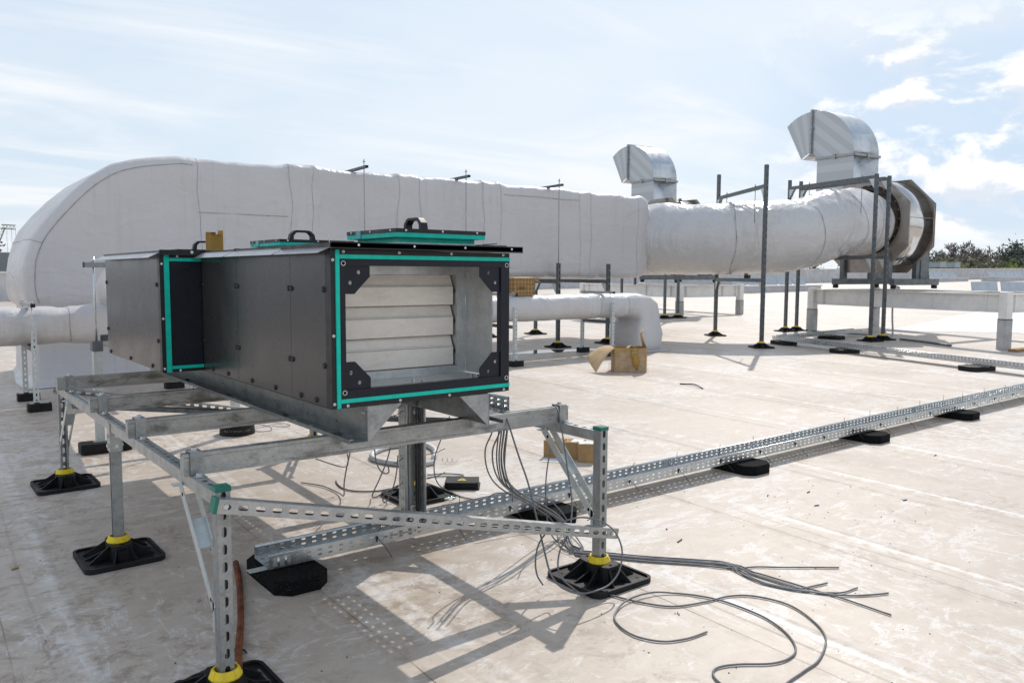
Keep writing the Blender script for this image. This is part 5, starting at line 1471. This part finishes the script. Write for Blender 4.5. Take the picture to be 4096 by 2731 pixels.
carton('cardboard_box', 3.735, 3.975, gz(3.74, 3.97), R(-38), .115, .10, .125, 'brown cardboard box with a barcode label, right one next to the right front leg', sheet=(-.05, .05, -.045, .045), group='brown boxes behind the right knee brace')
g = G(); g.box(-.10, .10, -.05, .05, 0, .0008); o = solo(g, 'paper_sheet', 'paper', (0, 0, 0), 'white paper sheet on the roof in front of the brown boxes', 'paper'); o.location = (3.575, 4.09, gz(3.57, 4.09) + .002); o.rotation_euler = (0, 0, R(-52))
# printed carton on the low duct
t = empty('printed_carton', (6.78, 8.58, 1.012), R(4), 'open brown carton with a printed grid pattern standing on the low duct', 'carton')
g = G(); L, W, H = .36, .24, .235
g.box(-L / 2, L / 2, -W / 2, -W / 2 + .005, 0, H); g.box(-L / 2, L / 2, W / 2 - .005, W / 2, 0, H); g.box(-L / 2, -L / 2 + .005, -W / 2 + .005, W / 2 - .005, 0, H); g.box(L / 2 - .005, L / 2, -W / 2 + .005, W / 2 - .005, 0, H); g.box(-L / 2 + .005, L / 2 - .005, -W / 2 + .005, W / 2 - .005, 0, .006)
b = g.build('box', 'obo', None); b.parent = t
for P in ([(L / 2, -W / 2, H), (L / 2, W / 2, H), (L / 2 + .09, W / 2 - .01, H - .02), (L / 2 + .09, -W / 2 - .02, H - .055)], [(-L / 2, -W / 2, H), (L / 2 - .02, -W / 2, H), (L / 2 - .03, -W / 2 + .10, H + .012), (-L / 2 + .01, -W / 2 + .10, H + .006)], [(-L / 2, W / 2, H), (L / 2, W / 2, H), (L / 2, W / 2 + .02, H + .004), (-L / 2, W / 2 + .02, H + .004)]):
    g = G(); g.poly(P); f = g.build('flap', 'cardboard_light', None, solid=.004); f.parent = t
o = text('OBO', .065, (-.06, -W / 2 - .0015, .10), (R(90), 0, 0), 'ink', t, depth=.0006)
# torn open carton on the roof wrapped in film
t = empty('torn_carton', (7.30, 7.02, gz(7.3, 7.02)), R(-37), 'torn open brown carton wrapped in clear film on the roof before the low duct elbow', 'carton')
L, W, H = .40, .29, .30
g = G(); th = .006
g.box(-L / 2, L / 2, -W / 2, -W / 2 + th, 0, H); g.box(-L / 2, L / 2, W / 2 - th, W / 2, 0, H); g.box(-L / 2, -L / 2 + th, -W / 2 + th, W / 2 - th, 0, H); g.box(L / 2 - th, L / 2, -W / 2 + th, W / 2 - th, 0, H); g.box(-L / 2 + th, L / 2 - th, -W / 2 + th, W / 2 - th, 0, .02)
b = g.build('box', 'cardboard', None); b.parent = t
def bent(name, rows, mat):
    g = G(); I = [[g.vert(p) for p in r] for r in rows]
    for a, c in zip(I, I[1:]):
        for k in range(len(a) - 1): g.face((a[k], a[k + 1], c[k + 1], c[k]), 0, True)
    f = g.build(name, mat, None, solid=.006); f.parent = t; return f
rows = []
for k in range(9):
    f = k / 8; sag = math.sin(math.pi * f)
    a_ = V((-L / 2 - .24 * f, -W / 2 - .13 * f, H - (H - .014) * f + .035 * sag)); b_ = V((-L / 2 - .32 * f, W / 2 - .08 * f, H - (H - .17) * f + .05 * sag))
    rows.append([a_.lerp(b_, j / 5) + V((0, 0, -.012 * math.sin(math.pi * j / 5) * f)) for j in range(6)])
bent('flap', rows, 'cardboard_light')
bent('flap', [[(L / 2, -W / 2 + .02 + .3 * j / 3, H + .0) for j in range(4)], [(L / 2 - .03, -W / 2 + .03 + .24 * j / 3, H + .09) for j in range(4)], [(L / 2 - .055, -W / 2 + .05 + .15 * j / 3, H + .17) for j in range(4)], [(L / 2 - .02, -W / 2 + .06 + .08 * j / 3, H + .225) for j in range(4)]], 'cardboard_light')
bent('flap', [[(.00, -W / 2 - .004, H - .01), (.085, -W / 2 - .004, H - .01)], [(.01, -W / 2 - .02, H - .10), (.085, -W / 2 - .018, H - .10)], [(.03, -W / 2 - .028, H - .20), (.10, -W / 2 - .024, H - .17)], [(.075, -W / 2 - .02, H - .27), (.09, -W / 2 - .02, H - .26)]], 'cardboard_orange')
bent('flap', [[(-.06, -.02, H - .03), (-.02, -.04, H - .02)], [(-.01, .02, H + .01), (.03, -.0, H + .02)], [(.15, .0, H - .05), (.16, -.03, H - .05)]], 'cardboard_light')
g = G(); rg = []
for zi in range(8):
    z = .0 + .30 * zi / 7; q = []
    for k in range(40):
        a = 2 * math.pi * k / 40; e = 5; x = math.copysign(abs(math.cos(a)) ** (2 / e), math.cos(a)) * (L / 2 + .012); y = math.copysign(abs(math.sin(a)) ** (2 / e), math.sin(a)) * (W / 2 + .012)
        bl = 1.0 + (.16 * max(0, math.cos(a)) ** 2 + .20 * max(0, -math.cos(a)) ** 2) * (1 - zi / 8) 
        nn = .02 * noise.noise(V((x * 9, y * 9, z * 12))); q.append((x * (bl + nn), y * (1 + nn * .6) - .004, max(.003, z - (.05 + .06 * noise.noise(V((x * 4, y * 4, 1)))) * (zi / 7))))
    rg.append(q)
g.loft(rg); f = g.build('film', 'film', None); f.parent = t
# small open box on the unit's roof
t = empty('small_box', (1.475, 4.62, ZT), R(12), 'small empty orange-brown box with open flaps on top of the dark unit', 'carton')
L, W, H = .072, .06, .115; g = G(); th = .0015
g.box(-L / 2, L / 2, -W / 2, -W / 2 + th, 0, H - .012); g.box(-L / 2, L / 2, W / 2 - th, W / 2, 0, H); g.box(-L / 2, -L / 2 + th, -W / 2 + th, W / 2 - th, 0, H); g.box(L / 2 - th, L / 2, -W / 2 + th, W / 2 - th, 0, H)
b = g.build('box', 'cardboard_orange', None, bevel=0); b.parent = t
for P in ([(-L / 2, W / 2, H), (L / 2 * .7, W / 2, H), (L / 2 * .6, W / 2 - .008, H + .012), (-L / 2 + .0, W / 2 - .008, H + .012)], [(L / 2, -W / 2, H - .003), (L / 2, W / 2, H - .003), (L / 2 + .006, W / 2, H + .022), (L / 2 + .006, -W / 2 + .01, H + .022)], [(-L / 2, -W / 2, H - .004), (-L / 2, W / 2, H - .004), (-L / 2 - .004, W / 2 - .01, H + .010), (-L / 2 - .004, -W / 2 + .01, H + .010)]):
    g = G(); g.poly(P); f = g.build('flap', 'cardboard_orange', None, solid=.0015); f.parent = t
g = G(); g.tube([(1.70, 3.62, ZT), (1.70, 3.62, ZT + .045), (1.694, 3.62, ZT + .085)], .0022, 5)
solo(g, 'white_tie', 'conduit', (1.70, 3.62, ZT), 'white cable tie tail sticking up from the unit roof by a handle', 'cable tie')

# ------------------------------------------------------------------ loose scraps on the roof
def scrap(name, pts, r, mat, label, cat='scrap', group=None, n=4):
    pts = [(x, y, gz(x, y) + r * .8 + dz) for x, y, dz in pts]; g = G(); g.tube(catmull(pts, n), r, 6)
    return solo(g, name, mat, (pts[0][0], pts[0][1], gz(pts[0][0], pts[0][1])), label, cat, group)
scrap('rusty_hose', [(.86, 2.56, .0), (.90, 2.68, .004), (.985, 2.90, .006), (1.06, 3.12, .004), (1.13, 3.34, .0), (1.18, 3.52, .0)], .014, 'rust_pipe', 'rust-brown ribbed hose lying behind the near left leg', 'hose')
g = G(); pp = catmull([(.66, 2.60, gz(.7, 2.6) + .004), (.70, 2.61, gz(.7, 2.6) + .012), (.75, 2.625, gz(.7, 2.6) + .006), (.83, 2.66, gz(.8, 2.6) + .010), (.90, 2.70, gz(.9, 2.7) + .02), (.93, 2.69, gz(.9, 2.7) + .006)], 4)
A = []; B = []
for i, p in enumerate(pp):
    w = .012 * (.6 + .5 * abs(math.sin(i * .8))); A.append(g.vert(p + V((0, w, .004 * math.sin(i))))); B.append(g.vert(p - V((0, w, .004 * math.sin(i)))))
for i in range(len(pp) - 1): g.face((A[i], A[i + 1], B[i + 1], B[i]), 0, True)
tag(g.build('rubber_strip', 'cap_black', None, solid=.002), 'crumpled black rubber strip behind the near left leg', 'strip')
# zip tie with a loop
scrap('zip_tie', [(2.86, 3.03, 0), (2.93, 3.055, .001), (2.985, 3.078, .003)], .002, 'tie_black', 'cut black zip tie with a small loop right of the front leg', 'cable tie')
g = G(); g.tube([(2.998 + .012 * math.cos(a), 3.083 + .012 * math.sin(a), gz(3, 3.08) + .004) for a in [2 * math.pi * k / 14 for k in range(14)]], .0022, 5, closed=True); solo(g, 'zip_loop', 'tie_black', (3.0, 3.083, gz(3, 3.08)), 'tiny closed black zip tie loop right of the front leg', 'cable tie')
def gp(x, y): return (x, y, 0)
scrap('black_strip', [(6.96, 5.90, 0), (6.98, 5.82, .006), (6.99, 5.74, .012), (6.95, 5.64, .012), (6.895, 5.53, .0)], .007, 'cap_black', 'forked black strip lying alone in the middle of the roof', 'strip')
random.seed(21)
for (x, y, l, a, mt, lab, cat) in ((2.98, 2.52, .05, .3, 'cable_dark', 'short bent offcut of black cable above the fanned cables', 'scrap'), (2.36, 1.98, .022, 1.0, 'conduit', 'short pale tube offcut just in front of the right foot', 'scrap'), (4.05, 2.45, .03, -.3, 'blue_plastic', 'tiny blue wire ferrule scrap on the roof, lower one', 'scrap'), (4.25, 2.62, .035, .2, 'cable_dark', 'thin dark wire offcut beside the blue ferrules', 'scrap'), (4.0, 2.72, .03, .5, 'blue_plastic', 'tiny blue wire ferrule scrap close to the long tray', 'scrap'), (4.55, 2.2, .03, -.2, 'blue_plastic', 'tiny blue wire ferrule scrap, the one farthest right', 'scrap'), (5.8, 2.6, .04, .1, 'wood', 'small brown sliver on the roof right of the long tray pads', 'scrap'), (3.08, 2.68, .012, .4, 'blue_plastic', 'tiny blue plug on the roof seam right of the front leg', 'scrap'), (.92, 3.22, .02, .4, 'bolt', 'small shiny nut on the roof near the near left leg', 'scrap'), (1.15, 3.78, .014, .7, 'cardboard_orange', 'small orange chip on the shaded roof under the platform', 'scrap'), (.38, 4.05, .03, .2, 'cardboard_orange', 'small rusty flake on the shaded roof left of the platform', 'scrap')):
    scrap('scrap_piece', [(x, y, 0), (x + l * .5 * math.cos(a), y + l * .5 * math.sin(a), .001), (x + l * math.cos(a), y + l * math.sin(a), 0)], .0035 if l < .06 else .004, mt, lab, cat)
g = G()
for k in range(420):
    x = random.gauss(3.2, 1.9); y = random.gauss(2.6, 1.2)
    if not (0 < x < 9 and 1.2 < y < 7): continue
    s_ = random.uniform(.0015, .0045); z = gz(x, y); a = random.uniform(0, 3)
    P = [(x + s_ * math.cos(a + 2.1 * q) * random.uniform(.6, 1.5), y + s_ * math.sin(a + 2.1 * q) * random.uniform(.6, 1.5), z + .0006) for q in range(3)]; top = (x, y, z + s_ * .9)
    for q in range(3): g.poly([P[q], P[(q + 1) % 3], top])
tag(g.build('grit', 'cap_black', None), kind='stuff')
# puddle under the low duct
g = G(); g.poly([(7.0, 9.35, gz(7.0, 9.35) + .004), (7.6, 9.15, gz(7.6, 9.15) + .004), (8.25, 9.05, gz(8.25, 9.05) + .004), (8.75, 8.98, gz(8.75, 8.98) + .004), (8.85, 9.12, gz(8.85, 9.12) + .004), (8.3, 9.32, gz(8.3, 9.32) + .004), (7.9, 9.55, gz(7.9, 9.55) + .004), (7.5, 9.45, gz(7.5, 9.45) + .004)]); tag(g.build('puddle_water', 'water', None), kind='structure')
# clamp on the cross rail, rods on the roof, plank
g = G(); g.box(11.46, 11.53, 8.30, 8.38, 1.245, 1.30); g.box(11.44, 11.50, 8.33, 8.36, 1.30, 1.33, 1); solo(g, 'clamp_tool', ['cap_black', 'leaf_yellow'], (11.5, 8.34, 1.245), 'little black and green tool left on the lower cross rail of the tall stand', 'tool')
scrap('steel_rod', [(14.55, 9.0, 0), (14.6, 8.4, 0), (14.65, 7.9, 0)], .012, 'galv_old', 'long thin rod on the roof behind the short tray leg', 'rod')
scrap('steel_rod', [(14.1, 7.0, .01), (13.95, 6.5, .01), (13.8, 6.0, 0)], .018, 'galv_old', 'grey rod sticking out from the feet in front of the big fan', 'rod')
g = G(); g.box(13.72, 14.3, 4.98, 5.12, gz(14, 5.05), gz(14, 5.05) + .035); solo(g, 'wood_plank', 'wood', (14.0, 5.05, gz(14, 5.05)), 'brown wooden plank at the foot of the right white leg', 'plank')
g = G(); g.prism(rsq(.10, .07, .02), (3.35, 5.32, gz(3.35, 5.32) + .001), (1, 0, 0), (0, 1, 0), (0, 0, .002)); solo(g, 'flat_plate', 'conduit', (3.35, 5.32, gz(3.35, 5.32)), 'flat pale plastic plate on the roof right of the unit', 'plate')

# ------------------------------------------------------------------ trees, crane and building far away
def tree(x, y, H, kind, label, seed, cat='tree'):
    random.seed(seed); z0 = -8.0; t = empty('tree' if kind != 'bush' else 'bush', (x, y, z0), 0, label, cat, 'trees beyond the far wall')
    g = G(); tips = []
    def br(p, d, L, r, lv):
        q = p + d * L; m_ = (p + q) / 2 + V((random.uniform(-1, 1), random.uniform(-1, 1), 0)) * L * .05
        rm = .045 if kind == 'bare' else .04
        g.tube([p, m_, q], [max(r, rm), max(r * .85, rm), max(r * .62, rm)], 5 if lv < 2 else 3, caps=False); tips.append((q, lv))
        if lv >= (6 if kind == 'bare' else 5): return
        nb = 3
        for k in range(nb):
            a = random.uniform(0, 2 * math.pi); sp = random.uniform(.3, .75)
            o = d.orthogonal().normalized(); o.rotate(Matrix.Rotation(a, 3, d)); dd = (d * math.cos(sp) + o * math.sin(sp) + V((0, 0, .14))).normalized()
            br(p.lerp(q, random.uniform(.55, 1)), dd, L * random.uniform(.58, .80), r * .58, lv + 1)
    br(V((x, y, z0)), V((random.uniform(-.06, .06), random.uniform(-.06, .06), 1)).normalized(), H * .36, H * .013, 0)
    top = max(q.z for q, lv in tips); fz = H / (top - z0) * .97
    def sq(v): return (x + (v[0] - x) * fz, y + (v[1] - y) * fz, z0 + (v[2] - z0) * fz)
    g.v = [sq(v) for v in g.v]; tips = [(V(sq(q)), lv) for q, lv in tips]
    g.build('trunk', 'bark', t)
    g = G(); nl = {'bare': 0, 'dark': 6, 'olive': 4, 'yellow': 10, 'gold': 9, 'bush': 9}[kind]; s0 = H * (.010 if kind == 'bare' else .024)
    for q, lv in tips:
        if lv < 2: continue
        for k in range(nl):
            if kind == 'bare' and random.random() < .6: continue
            c = q + V((random.gauss(0, 1), random.gauss(0, 1), random.gauss(0, .8))) * H * (.012 if kind == 'bare' else .045); u = V((random.gauss(0, 1), random.gauss(0, 1), random.gauss(0, 1))).normalized(); w = u.orthogonal().normalized(); s = s0 * random.uniform(.5, 1.2)
            g.poly([c + u * s, c + w * s * .6, c - u * s, c - w * s * .6])
    if g.f: g.build('crown', {'bare': 'leaf_olive', 'dark': 'leaf_dark', 'olive': 'leaf_olive', 'yellow': 'leaf_yellow', 'gold': 'leaf_gold', 'bush': 'leaf_gold'}[kind], t)
    return t
def at(az, d): return d * math.sin(R(az)), d * math.cos(R(az))
TL = [(64.2, 135, 12.8, 'dark', 'dark leafy tree against the edge of the fan'), (65.3, 150, 15.0, 'bare', 'leafless tree right next to the fan plate'), (66.0, 140, 15.1, 'bare', 'leafless tree, tallest one of the far tree row'), (66.7, 150, 15.2, 'bare', 'leafless tree in the middle of the far row'), (67.3, 145, 14.8, 'bare', 'leafless tree over the left vent box'), (68.05, 150, 15.1, 'bare', 'leafless tree over the right vent box'), (68.8, 155, 14.7, 'bare', 'slender leafless tree standing alone before the dark one'), (69.6, 140, 14.3, 'dark', 'tall dark green tree near the right edge'), (70.6, 138, 13.6, 'dark', 'dark green tree at the right edge'),
      (65.6, 118, 11.0, 'yellow', 'bright yellow-green young tree left of the vent boxes'), (66.55, 120, 11.0, 'yellow', 'small yellow-green tree between the vent boxes'), (69.0, 118, 11.0, 'yellow', 'bright yellow-green young tree near the right edge'),
      (64.9, 128, 12.2, 'olive', 'olive brown thicket tree beside the fan'), (66.2, 130, 11.8, 'olive', 'olive brown thicket tree behind the left vent box'), (67.3, 128, 11.9, 'olive', 'rusty olive thicket tree behind the right vent box'), (68.1, 130, 11.7, 'olive', 'olive thicket tree in the right half of the row'), (69.9, 126, 11.8, 'olive', 'olive thicket tree low at the right edge'), (70.8, 128, 12.9, 'dark', 'dark thicket tree low at the right edge'),
      (67.9, 160, 12.8, 'dark', 'dark evergreen tree filling the back of the row, left'), (66.1, 165, 12.7, 'dark', 'dark evergreen tree filling the back of the row by the fan'), (69.2, 160, 12.5, 'dark', 'dark evergreen tree filling the back of the row, right'), (67.0, 165, 12.4, 'dark', 'dark evergreen tree filling the back of the row, middle'),
      (59.2, 122, 11.2, 'olive', 'olive tree seen under the bend of the round duct, left one'), (60.4, 125, 11.2, 'olive', 'olive tree seen under the bend of the round duct, right one'), (61.5, 124, 11.2, 'dark', 'dark tree seen below the round duct beside the fan plate'),
      (4.9, 95, 10.2, 'gold', 'golden bush-like tree at the far left edge behind the wall'), (5.9, 98, 10.4, 'gold', 'golden bush-like tree by the edge of the huge duct elbow'), (6.3, 140, 14.2, 'olive', 'thin olive tree at the left beside the huge duct elbow'), (4.7, 150, 15.4, 'bare', 'leafless tree below the crane at the far left')]
for i, (az, d, H, kd, lb) in enumerate(TL):
    x, y = at(az, d); tree(x, y, H, kd, lb, 100 + i)
# crane boom
t = empty('crane', (*at(3.2, 240), -8), 0, 'distant lattice crane boom at the far left edge of the sky', 'crane')
b0 = V((*at(4.75, 240), 1.5)); b1 = V((*at(5.72, 240), 12.6)); b2 = V((*at(6.42, 240), 12.5)); g = G()
def lattice(a, b, w, nseg):
    d = (b - a).normalized(); s = d.cross(V((0, 1, 0))).normalized(); e = V((0, 1, 0))
    C = [s * w + e * w, s * w - e * w, -s * w - e * w, -s * w + e * w]
    for c in C: g.bar(a + c, b + c, .16, .16)
    for k in range(nseg):
        p = a.lerp(b, k / nseg); q = a.lerp(b, (k + 1) / nseg)
        for i in range(4): g.bar(p + C[i], q + C[(i + 1) % 4], .09, .09)
lattice(b0, b1, .75, 12); g.build('boom', 'crane_paint', t)
g = G(); lattice(b1, b2, .5, 4); g.build('jib', 'crane_paint', t)
g = G()
for f in (.35, .7, 1.0): p = b1.lerp(b2, f); g.cyl(p, (p.x, p.y, -6), .035, n=5)
g.build('hoist_rope', 'steel_grey', t)
g = G(); p = V((*at(3.2, 240), -8)); g.box(p.x - 2, p.x + 2, p.y - 2, p.y + 2, -8, -4); g.bar((p.x, p.y, -5), b0, 1.2, 1.2); g.build('cab', 'crane_paint', t)
t = empty('low_building', (*at(4.2, 78), -8), 0, 'low dark grey building roof peeking over the wall at the far left', 'building')
x, y = at(4.6, 78); g = G(); g.box(x - 6, x + .9, y, y + 8, -8, 1.75); g.build('wall', 'dark_gap', t); g = G(); g.box(x - 6.2, x + 1.0, y - .2, y + 8.2, 1.75, 2.15); g.build('roof', 'building_grey', t)
g = G(); g.box(x + 1.1, x + 3.6, y, y + 6, -8, 2.9); g.build('annex', 'building_grey', t)

# ------------------------------------------------------------------ sky, sun, camera
SAZ, SEL = math.atan2(.843, .537), R(45)
w = bpy.data.worlds.new('World'); sc.world = w; w.use_nodes = True
T = NT(w.node_tree); bg = T.n['Background']; bg.inputs['Strength'].default_value = .1
sky = T.new('ShaderNodeTexSky', sky_type='NISHITA'); sky.sun_disc = False; sky.sun_elevation = SEL; sky.sun_rotation = SAZ; sky.air_density = 1.0; sky.dust_density = 1.5; sky.ozone_density = 1.2
d = T.coord('Generated'); s_ = T.sep(d)
zz = T.math('ADD', T.math('MAXIMUM', s_[2], 0.0), .10)
u = T.math('DIVIDE', s_[0], zz); v = T.math('DIVIDE', s_[1], zz); uv = T.comb(u, v, 0.0)
up = T.ramp(s_[2], .32, .75)
big = T.noise(T.mapping(uv, (.5, .5, 1), (0, 0, .6)), .8, 5, .55, .4)
wisp = T.noise(T.mapping(uv, (.5, 1.1, 1), (0, 0, .9)), .9, 6, .58, .7)
veil = T.ramp(big, .34, .62, .35, 1.0)
ws = T.math('MULTIPLY', T.ramp(wisp, .44, .66), .8)
low = T.mix(.75, sky.outputs[0], (5.9, 7.4, 9.0))
col = T.mix(T.math('MULTIPLY', veil, .66), low, (8.5, 8.95, 9.4))
col = T.mix(ws, col, (9.2, 9.35, 9.55))
# a bank of cumulus low in the east, beyond the fan
hz = T.math('SQRT', T.math('ADD', T.math('MULTIPLY', s_[0], s_[0]), T.math('MULTIPLY', s_[1], s_[1])))
az = T.math('DIVIDE', T.math('ADD', T.math('MULTIPLY', s_[0], math.sin(R(70))), T.math('MULTIPLY', s_[1], math.cos(R(70)))), T.math('MAXIMUM', hz, .01))
bank = T.math('MULTIPLY', T.ramp(az, .955, .99), T.math('MULTIPLY', T.ramp(s_[2], .30, .22), T.ramp(s_[2], .02, .06)))
sp = T.mapping(d, (1.0, 1.0, 1.9))
c1 = T.noise(sp, 9.0, 8, .56, .25)
c2 = T.noise(T.mapping(d, (1.0, 1.0, 1.9), (0, 0, 0), (.0, .0, .035)), 9.0, 8, .56, .25)
puff = T.math('MULTIPLY', T.ramp(c1, .44, .54), bank)
lit = T.ramp(T.math('SUBTRACT', c1, c2), -.05, .08)
gap = T.mix(.6, low, (5.2, 6.7, 8.7))
col = T.mix(T.math('MULTIPLY', bank, .75), col, gap)
col = T.mix(puff, col, T.mix(lit, (7.2, 7.8, 8.7), (10.2, 10.25, 10.3)))
zen = T.mix(.45, sky.outputs[0], (3.1, 4.4, 6.6))
zen = T.mix(T.math('MULTIPLY', T.ramp(wisp, .5, .7), .5), zen, (7.0, 7.6, 8.4))
col = T.mix(T.math('MULTIPLY', up, .60), col, zen)
T.put(bg.inputs['Color'], col)
sun = bpy.data.lights.new('sun', 'SUN'); sun.energy = 2.8; sun.angle = R(.6); sun.color = (1.0, .94, .86)
so = bpy.data.objects.new('sun', sun); COL.objects.link(so)
sd_ = V((math.sin(SAZ) * math.cos(SEL), math.cos(SAZ) * math.cos(SEL), math.sin(SEL)))
so.rotation_euler = sd_.to_track_quat('Z', 'Y').to_euler(); so.location = (20, 15, 25)
cam = bpy.data.cameras.new('camera'); co = bpy.data.objects.new('camera', cam); COL.objects.link(co); sc.camera = co
cam.sensor_width = 36; cam.lens = 3227.5 / 4096 * 36; cam.clip_end = 6000; cam.clip_start = .05
ya, pi_, rl = R(37.848), R(4.770), R(.2285)
f0 = V((math.sin(ya), math.cos(ya), 0)); r0 = V((math.cos(ya), -math.sin(ya), 0)); u0 = V((0, 0, 1))
f = f0 * math.cos(pi_) - u0 * math.sin(pi_); uu = u0 * math.cos(pi_) + f0 * math.sin(pi_)
r = r0 * math.cos(rl) + uu * math.sin(rl); u2 = uu * math.cos(rl) - r0 * math.sin(rl)
m4 = Matrix(((r.x, u2.x, -f.x, 0), (r.y, u2.y, -f.y, 0), (r.z, u2.z, -f.z, 1.30), (0, 0, 0, 1)))
co.matrix_world = m4
cam.dof.use_dof = True; cam.dof.focus_distance = 3.6; cam.dof.aperture_fstop = 9.0
sc.view_settings.view_transform = 'Standard'; sc.view_settings.look = 'None'; sc.view_settings.exposure = 0.10; sc.view_settings.gamma = 1.0
sc.render.engine = 'CYCLES'; sc.cycles.max_bounces = 6; sc.cycles.diffuse_bounces = 3; sc.cycles.glossy_bounces = 3; sc.cycles.transparent_max_bounces = 8
